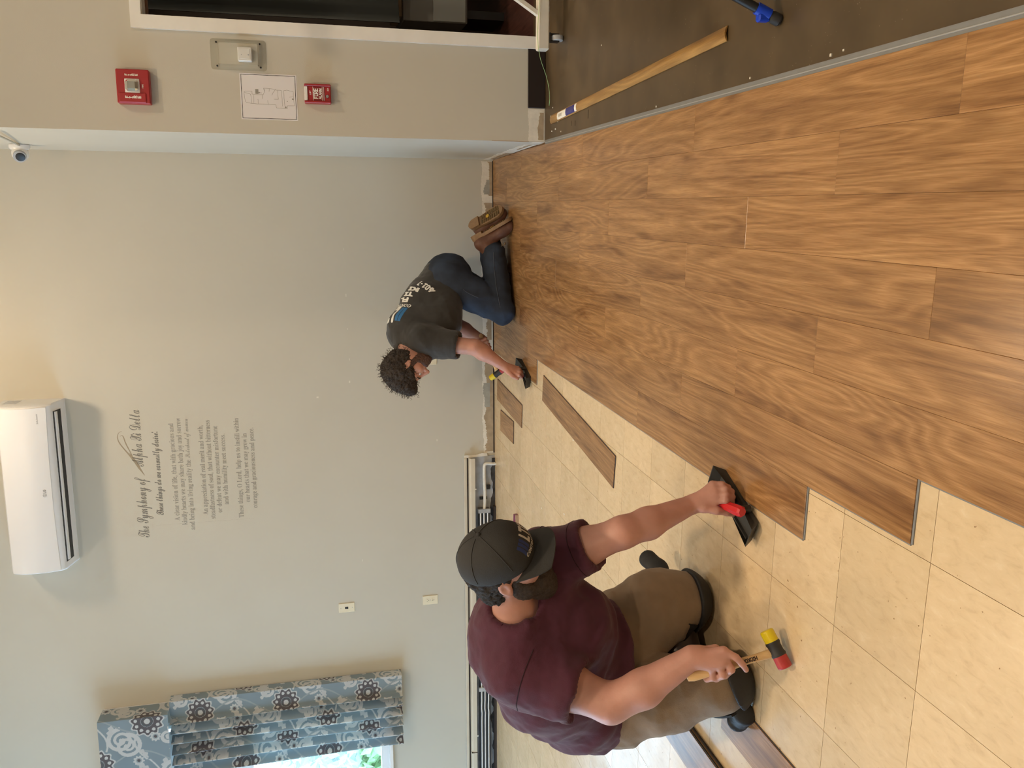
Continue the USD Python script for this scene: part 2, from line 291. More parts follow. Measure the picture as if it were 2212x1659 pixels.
def chips(rects): return [up_wall(extr(ragged(x0, x1, z0, z1, (z1-z0)*0.7, 14, i+40), 0.0008), 0.0) for i, (x0, x1, z0, z1) in enumerate(rects)]
obj('paint_chip', chips([(-0.63, -0.615, 1.060, 1.064), (-0.95, -0.93, 1.054, 1.057), (-1.18, -1.172, 1.05, 1.055), (-1.40, -1.385, 1.045, 1.049), (-1.56, -1.545, 1.047, 1.055), (-1.66, -1.65, 1.27, 1.28), (-2.02, -2.005, 0.43, 0.436), (-2.9, -2.885, 1.0, 1.004)]), 'plaster', w)
obj('hairline', [bx((-1.75, -0.0004, 1.0485), (-0.45, 0, 1.0505)), bx((-2.512, -0.0004, 1.75), (-2.509, 0, 2.40))], 'wall_paint', w)
obj('wall_return', extr(sg.Polygon([BO, FO, (0.49, 6.0), (0.51, 4.622)]), CEIL), 'wall_paint', **struct)
rp = [sa.scale(g, 1, 1) for g in [ragged(0.0, 1.36, 0.004, 0.075, 0.02, 120, 21)]][0]
r_ = thing('trim_1', loc=(0.357, 4.615, 0), rz=math.atan2(5.978-4.615, 0.333-0.357)+math.pi, kind='structure')
obj('torn_plaster', up_wall(extr(sa.translate(sa.scale(rp, -1, 1, origin=(0, 0)), 0, 0), 0.0015)), 'plaster', r_)
obj('torn_paper', up_wall(extr(sa.scale(unary_union([ragged(0.15, 0.5, 0.03, 0.05, 0.02, 40, 22), ragged(0.75, 1.3, 0.012, 0.045, 0.02, 60, 23)]).intersection(rp), -1, 1, origin=(0, 0)), 0.0026)), 'torn_paper', r_)
blk = sg.box(0.0, -0.02, 3.75, CEIL).difference(sg.box(0.545, -0.03, 1.47, 2.035))
w = thing('wall_block', loc=(BO[0], BO[1], 0), rz=A0, kind='structure')
obj('surface', up_wall(extr(blk, 0.14), 0.14), 'wall_paint', w)
pb = ragged(0.004, 0.176, 0.004, 0.094, 0.010, 40, 31)
obj('torn_plaster', up_wall(extr(pb, 0.0015)), 'plaster', w, label='white plaster patch beside the black base')
obj('torn_paper', up_wall(extr(ragged(0.01, 0.155, 0.008, 0.036, 0.012, 30, 32).intersection(pb), 0.0026)), 'torn_paper', w)
obj('crack', bx((-0.001, -0.0006, 0.09), (0.002, 0.0, 0.30)), 'torn_paper', w)
b = obj('baseboard_block', bx((0.177, -0.010, 0.001), (0.49, 0.0, 0.099), 0.003), 'black_base', w)
for i, (n, lo, hi) in enumerate([('wall_back', (-7.3, -3.3, -0.02), (4.3, -3.15, CEIL)), ('wall_right', (4.05, -3.2, -0.02), (4.2, 5.2, CEIL))]):
    obj(n, bx(lo, hi), 'wall_paint', **struct)
wl_ = extr(sg.box(-6.2, -0.02, 3.2, CEIL).difference(win2), 0.15); wl_ = up_wall(wl_); wl_.apply_transform(trimesh.transformations.rotation_matrix(math.pi/2, (0, 0, 1))); wl_.apply_scale((1, -1, 1)); wl_.fix_normals(); wl_.apply_translation((-7.2-wl_.bounds[1][0], 0, 0)); obj('wall_left', wl_, 'wall_paint', **struct)
obj('ceiling', bx((-7.4, -3.3, CEIL), (4.3, 6.3, CEIL+0.15)), 'ceiling_white', **struct)

# the floor: a brown sub-floor, cream tiles, oak vinyl planks and the old dark sheet floor, each piece its own mesh
fl_ = thing('floor', kind='structure')
obj('sub_floor', bx((-7.3, -3.2, -0.12), (4.2, 6.4, -0.0035)), 'sub_floor', fl_)
obj('dark_floor', bx((0.365, -3.1, -0.0034), (4.1, 4.9, 0.0)), 'dark_floor', fl_, label='dark brown speckled old floor')
T = 0.3048; TX, TY = -0.7404, 1.42757
far_limit = sg.Polygon([fw(-7.5)[:2], fw(0.0)[:2], (0.333, 5.9), (0.34, -3.1), (-7.2, -3.1)])
far_in = far_limit.buffer(-0.002)
px_axes = np.stack([R_, D_, F_])
def to_px(P):
    q = (np.asarray(P, float) - [0, 0, EYE]) @ px_axes.T
    return np.stack([1106 + FPX*q[..., 1]/q[..., 2], 829.5 - FPX*q[..., 0]/q[..., 2], q[..., 2]], -1)
def near_frame(x0, x1, y0, y1, mgn=420):
    q = to_px([(x, y, 0) for x in (x0, (x0+x1)/2, x1) for y in (y0, (y0+y1)/2, y1)]); q = q[q[:, 2] > 0.3]
    return len(q) and ((q[:, 0] > -mgn) & (q[:, 0] < 2212+mgn) & (q[:, 1] > -mgn) & (q[:, 1] < 1659+mgn)).any()
rest = []
g = 0.0007
for i in range(-1, 22):
    for j in range(-14, 16):
        x1, y0 = TX - i*T, TY + j*T; x0, y1 = x1 - T, y0 + T
        if i < 4 and y0 > 1.75 + 0.01 and x0 > -0.80 and i < 0: continue
        p_ = sg.box(x0+g, y0+g, x1-g, y1-g)
        if not far_in.contains(p_): p_ = p_.intersection(far_in)
        if p_.area < 0.002 or p_.geom_type != 'Polygon': continue
        c = p_.centroid; m_ = extr(sa.translate(p_, -c.x, -c.y), 0.003)
        if near_frame(x0, x1, y0, y1) and i < 16:
            t = path_of('/World/floor', 'tile'); usdkit.mesh(stage, t, m_, MAT['tile']); UsdGeom.Xformable(stage.GetPrimAtPath(t)).AddTranslateOp().Set(Gf.Vec3d(c.x, c.y, -0.003))
        else:
            m_.apply_translation((c.x, c.y, -0.003)); rest.append(m_)
obj('tile_field', rest, 'tile', fl_, kind='stuff')
PW, PL, PH = 0.1524, 1.2144, 0.005
def plank_mesh(x0, x1, y0, y1, clip=None, h=PH):
    """A vinyl plank about its own centre with a micro-bevelled top and grey core."""
    p_ = sg.box(x0+0.0002, y0+0.0002, x1-0.0002, y1-0.0002)
    if clip is not None: p_ = p_.intersection(clip)
    c = p_.centroid; q = sa.translate(p_, -c.x, -c.y); a = np.array(q.exterior.coords)[:-1]
    if not q.exterior.is_ccw: a = a[::-1]
    b_ = np.array(q.buffer(-0.0007, join_style=2).exterior.coords)[:-1]
    if not q.buffer(-0.0007, join_style=2).exterior.is_ccw: b_ = b_[::-1]
    b_ = np.array([b_[np.argmin(np.linalg.norm(b_-v, axis=1))] for v in a])
    rings = [np.c_[a, np.zeros(len(a))], np.c_[a, np.full(len(a), h-0.0005)], np.c_[b_, np.full(len(a), h)]]
    return loft(rings), (c.x, c.y)
def put_plank(parent_path, name, mesh, loc, z=0.0, mat_='oak_vinyl'):
    t = path_of(parent_path, name); usdkit.mesh(stage, t, mesh, MAT[mat_]); UsdGeom.Xformable(stage.GetPrimAtPath(t)).AddTranslateOp().Set(Gf.Vec3d(loc[0], loc[1], z)); return stage.GetPrimAtPath(t)
X0 = 0.344
clip_r = sg.Polygon([fw(-3, 0.006)[:2], (FO[0]-0.004, FO[1]-0.008), (BO[0]-0.006, BO[1]-0.02), (0.344, 4.5), (0.344, -3), (-3, -3)])
phase = [1.490, 1.883, 2.312, 1.503, 1.909, 2.317, 1.490, 1.894, 4.700]
start = [-3, -3, -3, -3, -3, -3, 1.490, 1.894, 4.700]
core = []
for k in range(9):
    x1 = X0 - k*PW; x0 = x1 - PW
    y = phase[k] - PL*math.ceil((phase[k]+1.2)/PL) if start[k] < 0 else start[k]
    while y < 6.05:
        ya, yb = y, y + PL
        if clip_r.intersects(sg.box(x0, ya, x1, yb)) and clip_r.intersection(sg.box(x0, ya, x1, yb)).area > 0.002:
            m_, c = plank_mesh(x0, x1, ya, yb, clip_r); put_plank('/World/floor', 'plank', m_, c)
        y += PL
    if start[k] > 0:                                              # the dark click edge showing at an open end
        core.append(bx((x0+0.001, start[k]-0.0065, 0.0), (x1-0.001, start[k]-0.0002, 0.0028)))
for x, ya, yb in ((X0-9*PW, 4.7, 5.85), (X0-8*PW, 1.894, 4.7), (X0-7*PW, 1.49, 1.894), (X0-6*PW, -1.2, 1.49)):
    core.append(bx((x-0.0035, ya, 0.0), (x+0.0002, yb, 0.0025)))
obj('click_edge', core, 'vinyl_gray', fl_, label='grey click edge of the vinyl planks')
ledge = [bx((X0, -3.1, 0.0), (X0+0.020, 4.60, 0.0024)), bx((X0+0.019, -3.1, 0.0), (X0+0.0235, 4.60, 0.0010))]
obj('click_strip', ledge, 'vinyl_gray', fl_, label='grey locking edge along the last oak plank')
obj('click_ridge', bx((X0+0.0075, -3.1, 0.0024), (X0+0.0110, 4.60, 0.0040), 0.0006), 'vinyl_gray_light', fl_)
cr = [bx((x, y, 0), (x+s, y+s*0.8, s*0.5)) for x, y, s in [(0.40, 4.47, .007), (0.405, 4.40, .008), (0.44, 4.36, .006), (0.385, 4.30, .006), (0.48, 4.5, .006), (0.52, 4.46, .006), (0.372, 3.05, .006), (0.376, 2.35, .006), (0.374, 1.95, .007), (0.378, 1.90, .005), (1.0, 3.0, .006), (0.7, 3.7, .005), (0.9, 2.9, .004)]]
obj('debris', cr, 'plaster', fl_, kind='stuff')
scuffs = [bx((0.395, 4.06, 0.0), (0.42, 4.066, 0.0006)), bx((0.40, 4.12, 0), (0.425, 4.124, 0.0006)), bx((0.41, 3.86, 0), (0.45, 3.868, 0.0006))]
obj('scuff', scuffs, 'gap_dark', fl_)

# door opening in the block wall
d1 = thing('trim_1', loc=(BO[0], BO[1], 0), rz=A0, kind='structure')
cas = sg.box(0.482, 0.055, 1.533, 2.085).difference(sg.box(0.545, 0.0, 1.47, 2.035))
obj('casing', up_wall(extr(cas, 0.018)), 'white_paint', d1, label='white painted door casing')
jam = sg.box(0.530, 0.0, 1.485, 2.05).difference(sg.box(0.549, -0.1, 1.466, 2.031))
obj('jamb', up_wall(extr(jam, 0.13), 0.13), 'white_paint', d1)
obj('stop', up_wall(extr(sg.box(0.549, 0.0, 1.466, 2.031).difference(sg.box(0.561, -0.1, 1.454, 2.019)), 0.02), 0.11), 'door_brown', d1)
# the dim room behind it
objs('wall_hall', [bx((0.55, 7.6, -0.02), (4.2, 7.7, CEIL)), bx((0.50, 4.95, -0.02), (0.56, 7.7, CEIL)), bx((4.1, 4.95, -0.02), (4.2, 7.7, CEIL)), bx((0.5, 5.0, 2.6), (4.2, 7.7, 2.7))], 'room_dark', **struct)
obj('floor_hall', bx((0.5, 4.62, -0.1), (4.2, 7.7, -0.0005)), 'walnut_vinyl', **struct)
# the window
w1 = thing('window_1', loc=(FO[0], FO[1], 0), rz=A0, kind='structure')
fr = win.difference(sg.box(-6.49, 0.90, -4.06, 2.66)); obj('frame', up_wall(extr(fr, 0.10), 0.12), 'white_plastic', w1)
obj('sill', bx((-6.62, -0.045, 0.815), (-3.95, 0.03, 0.842), 0.004), 'white_plastic', w1)
obj('mullion', [bx((-5.30, 0.03, 0.90), (-5.25, 0.11, 2.66))], 'white_plastic', w1)
obj('pane', bx((-6.49, 0.068, 0.90), (-5.30, 0.073, 2.66)), 'clear', w1); obj('pane', bx((-5.25, 0.068, 0.90), (-4.06, 0.073, 2.66)), 'clear', w1)

w2 = thing('window_2', kind='structure'); obj('frame', [bx((-7.3, 0.2, 0.84), (-7.22, 5.5, 0.90)), bx((-7.3, 0.2, 2.89), (-7.22, 5.5, 2.95))] + [bx((-7.3, y, 0.9), (-7.22, y+0.06, 2.84)) for y in (0.2, 1.96, 3.72, 5.44)], 'white_plastic', w2)
# ---------------------------------------------------------------- outside the window
obj('lawn', bx((-22, 6.6, -0.8), (6, 30, -0.7)), 'grass', label='bright green lawn outside the window', category='lawn')
def bush(name, label, loc, r, n, seed):
    q = np.random.default_rng(seed); t = thing(name, label, 'tree', loc, group=None)
    obj('trunk', rod((0, 0, 0), (0.1, 0, r[2]*0.9), 0.12, 0.05), 'door_brown', t)
    c = q.normal(size=(n, 3)); c /= np.linalg.norm(c, axis=1, keepdims=True); c *= q.uniform(0.55, 1.0, (n, 1)); c = c*np.array(r) + [0, 0, r[2]*1.25]
    nrm = q.normal(size=(n, 3)); nrm /= np.linalg.norm(nrm, axis=1, keepdims=True); u = np.cross(nrm, q.normal(size=(n, 3))); u /= np.linalg.norm(u, axis=1, keepdims=True); v = np.cross(nrm, u)
    L_ = q.uniform(0.10, 0.17, (n, 1)); V = np.stack([c-u*L_, c+v*L_*0.45+nrm*0.02, c+u*L_, c-v*L_*0.45+nrm*0.02], 1).reshape(-1, 3); k = np.arange(n)*4
    F = np.vstack([np.c_[k, k+1, k+2], np.c_[k, k+2, k+3]]); obj('foliage', trimesh.Trimesh(V, F, process=False), 'leaf', t, kind='stuff'); return t
bush('leafy_tree', 'leafy green tree in bright light seen through the window', (-8.2, 12.5, -0.68), (1.6, 1.5, 1.3), 3500, 5)
bush('leafy_tree', 'leafy green tree further from the window', (-13.6, 15.5, -0.68), (2.3, 2.0, 2.0), 5000, 6)

# ---------------------------------------------------------------- lamps out of view above
LAMPS = [(x, y, CEIL, e) for x, y, e in LAMPS] + [(1.9, 5.15, 2.58, 20)]
for i, (x, y, cz, e) in enumerate(LAMPS):
    t = thing('ceiling_light', 'round white ceiling lamp ' + ['nearest the air conditioner', 'nearest the curtain', 'before the door opening', 'above the oak planks near the camera', 'above the cream tiles near the camera', 'behind the camera', 'in the dim room beyond the door'][i], 'ceiling light', (x, y, cz))
    obj('housing', trimesh.creation.annulus(0.16, 0.19, 0.05, transform=trimesh.transformations.translation_matrix((0, 0, -0.025))), 'lamp_housing', t)
    L = UsdLux.DiskLight.Define(stage, str(t.GetPath()) + '/bulb'); L.CreateRadiusAttr(0.155); L.CreateIntensityAttr(float(e)); L.CreateColorAttr(LAMP_COLOR)
    L.AddTranslateOp().Set(Gf.Vec3d(0, 0, -0.04))

# ---------------------------------------------------------------- on the far wall: air conditioner
ac = thing('air_conditioner', 'white wall-mounted split air conditioner above the wall lettering', 'air conditioner', fw(-2.15, 0, 2.90), A0)
hw = 0.548
prof = [(0, 0.004), (-0.19, 0.038), (-0.215, 0.058), (-0.236, 0.12), (-0.246, 0.20), (-0.240, 0.29), (-0.215, 0.345), (-0.17, 0.365), (0, 0.365)]
def ac_ring(x, k): return [(x, y*k if y else 0, 0.19+(z-0.19)*(0.96+0.04*k)) for y, z in prof]
obj('body', loft([ac_ring(-hw-0.012, 0.90), ac_ring(-hw, 0.985), ac_ring(hw, 0.985), ac_ring(hw+0.012, 0.90)]), 'ac_white', ac, smooth=35)
fp = [(-0.206, 0.062), (-0.222, 0.066), (-0.243, 0.13), (-0.252, 0.20), (-0.246, 0.285), (-0.222, 0.340), (-0.206, 0.345)]
n_ = 24; rings = []
for x in np.linspace(-hw+0.006, hw-0.006, n_):
    sag = 0.010*(abs(x)/hw)**2 - 0.004
    rings.append([(x, y, z - (sag if z < 0.1 else 0)) for y, z in fp])
obj('front_panel', loft(rings), 'ac_white', ac, smooth=40, label='glossy white front panel')
def on_bottom(x, u, off=0.0):
    y = -u; z = 0.004 + u/0.19*0.034 - off; return (x, y, z)
def bslab(x0, x1, u0, u1, off): 
    a = [on_bottom(x0, u0, 0), on_bottom(x1, u0, 0), on_bottom(x1, u1, 0), on_bottom(x0, u1, 0)]; c = [(p[0], p[1], p[2]-off) for p in a]
    return loft([a, c])
obj('outlet_slot', bslab(-0.51, 0.505, 0.072, 0.172, 0.0012), 'dark_vent', ac, label='dark air outlet slot')
obj('louver', bslab(-0.50, 0.50, 0.135, 0.157, 0.010), 'ac_white', ac)
def front_mark(mesh): return up_wall(mesh, -0.2505)
obj('side_grille', [bx((hw+0.0115, -0.15+0.02*i, 0.25), (hw+0.014, -0.142+0.02*i, 0.33)) for i in range(6)], 'ac_gray', ac)
lg = unary_union([sg.Point(0, 0).buffer(0.0105).difference(sg.Point(0, 0).buffer(0.0085)), sg.box(-0.001, -0.005, 0.001, 0.005), sg.box(0, -0.005, 0.004, -0.003)])
txt = lettering('LG', height=0.014, bold=2); txt.apply_translation((0.014, -0.007, 0)); em = trimesh.util.concatenate([extr(lg, 0.0006), txt]); em.apply_translation((-0.03, 0.108, 0))
def tilt_front(mesh, x, z):
    mesh = mesh.copy(); mesh.apply_translation((x, z, 0)); v = mesh.vertices; y = np.interp(v[:, 1], [0.062, 0.066, 0.13, 0.20, 0.285], [-0.206, -0.222, -0.243, -0.252, -0.246])
    mesh.vertices = np.stack([v[:, 0], y - 0.0004 - v[:, 2], v[:, 1]], 1); return mesh
obj('logo', tilt_front(em, 0.0, 0.0), 'ac_gray', ac)
tx = lettering('DUAL Inverter', width=0.066, height=0.008, bold=1); obj('lettering', tilt_front(tx, 0.440, 0.107), 'ac_gray', ac)

# wall lettering
wl = thing('wall_lettering', 'dark grey verse in script and serif letters with a quill flourish', 'wall lettering', fw(0, 0, 0), A0)
def line(text, s0, s1, z, h, face, m, name, **kw):
    t = lettering(text, width=s1-s0, height=h, face=face, **kw); t.apply_translation((s0, z, 0)); obj(name, up_wall(t), m, wl)
line('The Symphony of', -2.594, -2.160, 2.449, 0.082, 'script', 'ink_title', 'title'); line('Alpha Xi Delta', -2.086, -1.688, 2.453, 0.082, 'script', 'ink_title', 'title')
line('These things do we earnestly desire:', -2.440, -1.845, 2.347, 0.052, 'script', 'ink_title', 'subtitle', bold=1)
for t_, a_, b_, z_, f_ in [('A clear vision of life, that with gracious and', -2.486, -1.793, 2.2445, 'serif'), ('kindly hearts we may share both joy and sorrow', -2.522, -1.758, 2.197, 'serif'), ('and bring into living reality the', -2.561, -2.056, 2.148, 'serif'),
        ('Sisterhood of women', -2.042, -1.767, 2.150, 'script'), ('An appreciation of real merit and worth,', -2.457, -1.815, 2.0565, 'serif'), ('steadfastness of soul, that without bitterness', -2.493, -1.781, 2.0085, 'serif'), ('or defeat we may encounter misfortune', -2.450, -1.825, 1.961, 'serif'),
        ('and with humility meet success.', -2.395, -1.882, 1.9145, 'serif'), ('These things, O Lord, help us to instill within', -2.497, -1.777, 1.8185, 'serif'), ('our hearts that we may grow in', -2.387, -1.888, 1.770, 'serif'), ('courage and graciousness and peace.', -2.434, -1.848, 1.7225, 'serif')]:
    line(t_, a_, b_, z_, 0.034, f_, 'ink', 'verse_line', px=52)
def ribbon(pts, wdt):
    c = spline(pts, 60); t = np.gradient(c, axis=0); t /= np.linalg.norm(t, axis=1, keepdims=True); n = np.stack([-t[:, 1], t[:, 0]], 1); wv = np.interp(np.linspace(0, 1, 60), np.linspace(0, 1, len(wdt)), wdt)[:, None]
    return sg.Polygon(np.r_[c+n*wv/2, (c-n*wv/2)[::-1]]).buffer(0)
quill = unary_union([ribbon([(-2.148, 2.45), (-2.08, 2.488), (-2.008, 2.531), (-1.937, 2.579), (-1.886, 2.601), (-1.843, 2.592), (-1.833, 2.573)], [0.003, 0.014, 0.012, 0.009, 0.007, 0.006, 0.002]),
    ribbon([(-1.868, 2.586), (-1.862, 2.574), (-1.894, 2.56), (-1.951, 2.541), (-2.002, 2.522), (-2.05, 2.512)], [0.002, 0.007, 0.007, 0.006, 0.006, 0.003]), ribbon([(-2.10, 2.474), (-2.06, 2.488), (-2.02, 2.515), (-1.985, 2.535)], [0.003, 0.006, 0.006, 0.002])])
obj('quill', up_wall(extr(quill, 0.0006)), 'swoosh', wl)

# outlets and plates
def recept(t, z):
    f = unary_union([sg.Point(0, 0.005).buffer(0.0165), sg.Point(0, -0.005).buffer(0.0165)]).intersection(sg.box(-0.0165, -0.0145, 0.0165, 0.0145)); q = obj('receptacle', up_wall(extr(sa.translate(f, 0, z), 0.0018), -0.005), 'ivory', t)
    objs('slot', [bx((-0.0075, -0.0072, z-0.001), (-0.0055, -0.0066, z+0.0075)), bx((0.0055, -0.0072, z), (0.0075, -0.0066, z+0.007)), rod((0, -0.0066, z-0.0075), (0, -0.0072, z-0.0075), 0.0027, n=12)], 'black', q)
for s_, z_, lab in ((-3.253, 0.504, 'ivory double wall outlet below the small ivory jack plate'), (-1.414, 0.484, 'ivory double wall outlet behind the head of the person in black')):
    t = thing('wall_outlet', lab, 'outlet', fw(s_, 0, z_), A0); obj('plate', bx((-0.0355, -0.0055, -0.058), (0.0355, 0, 0.058), 0.002), 'ivory', t)
    recept(t, 0.0195); recept(t, -0.0195); obj('screw', rod((0, -0.005, 0), (0, -0.0064, 0), 0.003, n=12), 'ac_gray', t)
t = thing('jack_plate', 'ivory wall plate with one small dark jack in its middle', 'wall plate', fw(-3.25, 0, 1.128), A0); obj('plate', bx((-0.0355, -0.0055, -0.058), (0.0355, 0, 0.058), 0.002), 'ivory', t)
obj('jack', bx((-0.008, -0.0062, -0.012), (0.008, -0.0045, 0.012)), 'black', t)
for z_ in (-0.042, 0.042): obj('screw', rod((0, -0.005, z_), (0, -0.0064, z_), 0.0028, n=12), 'ac_gray', t)

# open hydronic baseboard heater
ht = thing('baseboard_heater', 'long cream baseboard heater with its front cover missing', 'heater', fw(-2.15, 0, 0), A0)
Lh = 4.6
obj('back_panel', bx((-Lh, -0.006, 0.0), (0, -0.0005, 0.236)), 'heater_gray', ht, label='bluish grey metal back panel')
obj('hood', [bx((-Lh, -0.016, 0.214), (-0.006, -0.001, 0.236), 0.003), loft([[(x, -0.006, 0.203), (x, -0.046, 0.200), (x, -0.056, 0.190), (x, -0.058, 0.160), (x, -0.052, 0.159), (x, -0.050, 0.186), (x, -0.043, 0.194), (x, -0.006, 0.197)] for x in (-Lh, -0.006)])], 'heater_cream', ht)
obj('slot', bx((-Lh, -0.010, 0.203), (-0.006, -0.006, 0.214)), 'gap_dark', ht)
obj('pipe', tube(spline([(-0.055, -0.035, 0.0), (-0.055, -0.036, 0.045), (-0.060, -0.037, 0.083), (-0.085, -0.037, 0.088), (-0.2, -0.037, 0.087), (-0.415, -0.037, 0.09)], 60), 0.0115, 12), 'pipe_white', ht)
for i, z_ in enumerate((0.120, 0.094, 0.066)):
    x = np.linspace(-Lh, -0.405, 120); y = np.full(120, -0.052); zz = z_ + 0.003*np.exp(-((x+2.03)/0.05)**2)*np.sin(x*40)
    rings = [[(x[j], y[j], zz[j]-0.0055), (x[j], y[j]-0.006, zz[j]), (x[j], y[j], zz[j]+0.0055), (x[j], y[j]+0.004, zz[j])] for j in range(120)]
    obj('fin_rail', loft(rings), 'fin_white', ht)
obj('fin_block', bx((-Lh, -0.046, 0.050), (-0.400, -0.008, 0.134)), 'dark_vent', ht)
objs('bracket', [bx((-0.335, -0.018, 0.062), (-0.315, -0.006, 0.12)), bx((-0.255, -0.03, 0.040), (-0.225, -0.006, 0.065))], 'black', ht)
objs('bracket', [bx((-1.875, -0.062, 0.04), (-1.845, -0.045, 0.142)), bx((-0.43, -0.058, 0.045), (-0.40, -0.02, 0.138))], 'heater_gray', ht)
obj('damper_seam', bx((-2.392, -0.0592, 0.158), (-2.388, -0.0400, 0.203)), 'gap_dark', ht)
objs('clip', [bx((-0.243, -0.064, 0.152), (-0.236, -0.056, 0.160)), bx((-2.25, -0.064, 0.152), (-2.243, -0.056, 0.160))], 'white_plastic', ht)
obj('dirt', up_wall(extr(ragged(-Lh, -0.02, 0.0, 0.026, 0.03, 220, 51), 0.004), -0.006), 'heater_dirt', ht)
obj('floor_lip', bx((-Lh, -0.045, 0.0), (-0.39, -0.006, 0.018)), 'gap_dark', ht)
obj('end_plaster', up_wall(extr(sg.Polygon([(-0.01, 0.236), (0.012, 0.232), (0.010, 0.15), (0.022, 0.10), (0.018, 0.06), (0.0, 0.055), (-0.004, 0.12)]), 0.012), 0.0), 'plaster', ht)

# curtain and valance in a blue-grey print; the print is worked out per vertex
MAT['print_cloth'] = usdkit.material(stage, '/World/Looks/print_cloth', {'a': ('attribute', {'attribute': 'tint'}), 'p': ('principled_bsdf', {'roughness': 0.85, 'sheen_weight': 0.15}), 't': ('translucent_bsdf', {}), 'm': ('mix_closure', {'fac': 0.28})},
    [('a.color', 'p.base_color'), ('a.color', 't.color'), ('p.BSDF', 'm.closure1'), ('t.BSDF', 'm.closure2')], surface='m.closure')
BG, WH, DK, GR = np.array([0.255, 0.325, 0.365]), np.array([0.62, 0.63, 0.62]), np.array([0.125, 0.112, 0.122]), np.array([0.36, 0.41, 0.43])
def damask(u, v):
    """Blue-grey ground, pale scrolls, dark rosettes with white petal dots; repeat 0.36 x 0.42 m, half-dropped."""
    col = np.broadcast_to(BG, u.shape+(3,)).copy() * (0.93 + 0.14*meshkit.noise(np.stack([u*16, v*16, u*0], -1), 3))[..., None]
    def paint(mk, c): col[mk] = c
    for ox, oy in ((0.0, 0.0), (0.18, 0.21)):
        a = (u-ox+0.18) % 0.36 - 0.18; b = (v-oy+0.21) % 0.42 - 0.21
        for cx, cy, r0, turns, flip in ((0.105, 0.085, 0.055, 1.35, 1), (-0.105, -0.10, 0.055, 1.35, -1), (-0.10, 0.13, 0.036, 1.2, 1), (0.11, -0.125, 0.036, 1.2, -1)):
            x, y = (a-cx), (b-cy)*flip; r = np.hypot(x, y); th = np.arctan2(y, x)
            for k in range(2):
                rad = r0*(1-((th+math.pi)/(2*math.pi)+k)/(turns+0.9)); paint((np.abs(r-rad) < 0.0062*(0.5+rad/r0)) & (rad > 0.008), WH)
            paint(r < 0.009, WH)
        stem = b - 0.05*np.sin(a*17); paint((np.abs(stem-0.005) < 0.0042) & (np.hypot(a, b) > 0.07), WH)
        stem = a - 0.045*np.sin(b*15+1); paint((np.abs(stem) < 0.0040) & (np.hypot(a, b) > 0.07), GR)
        for cx, cy, an, L_ in ((0.06, -0.10, 0.7, 0.034), (-0.055, 0.10, 0.8, 0.034), (0.15, 0.02, -0.6, 0.026), (-0.15, 0.03, 2.2, 0.03), (0.03, 0.15, 0.2, 0.03)):
            x, y = a-cx, b-cy; x, y = x*math.cos(an)+y*math.sin(an), -x*math.sin(an)+y*math.cos(an); paint((x/L_)**2 + (y/(L_*0.36*(1+0.4*np.sin(x*260))))**2 < 1, WH*0.95)
        for cx, cy in ((0.075, -0.03), (-0.08, 0.035), (0.0, -0.165)):
            r = np.hypot(a-cx, b-cy); th = np.arctan2(b-cy, a-cx); paint(r < 0.021*(1+0.15*np.cos(9*th)), WH); paint(r < 0.012, GR); paint(r < 0.007, DK)
        r = np.hypot(a, b); th = np.arctan2(b, a); pet = 0.060*(1+0.10*np.cos(11*th))
        paint(r < pet+0.007, WH); paint(r < pet, DK)
        k = (np.round(th*11/(2*math.pi)))*2*math.pi/11; paint(np.hypot(a-0.047*np.cos(k), b-0.047*np.sin(k)) < 0.0075, WH)
        k = (np.round(th*12/(2*math.pi)))*2*math.pi/12; paint((r < 0.0265) & (r > 0.0245), GR); paint(np.hypot(a-0.020*np.cos(k), b-0.020*np.sin(k)) < 0.0035, BG*0.4); paint(r < 0.0125, WH)
    return col
def cloth_grid(name, P, U, V_, parent, back=0.003):
    n0, n1 = P.shape[:2]; idx = np.arange(n0*n1).reshape(n0, n1); q = np.stack([idx[:-1, :-1], idx[1:, :-1], idx[1:, 1:], idx[:-1, 1:]], -1).reshape(-1, 4); F = np.vstack([q[:, [0, 1, 2]], q[:, [0, 2, 3]]])
    p = path_of(par(parent), name); ms = usdkit.mesh(stage, p, trimesh.Trimesh(P.reshape(-1, 3), F, process=False), MAT['print_cloth'], smooth=True)
    UsdGeom.PrimvarsAPI(ms).CreatePrimvar('tint', Sdf.ValueTypeNames.Color3fArray, 'vertex').Set(Vt.Vec3fArray.FromNumpy(damask(U/1.6, V_/1.6).reshape(-1, 3).astype(np.float32))); return stage.GetPrimAtPath(p)
cu = thing('curtain_panel', 'pleated blue-grey floral curtain panel hanging at the window edge', 'curtain', fw(-4.07, 0, 0.742), A0)
nx, nz = 300, 560; uu = np.linspace(0, 1.15, nx); zz = np.linspace(0, 1.86, nz); U, Z_ = np.meshgrid(uu, zz, indexing='ij')
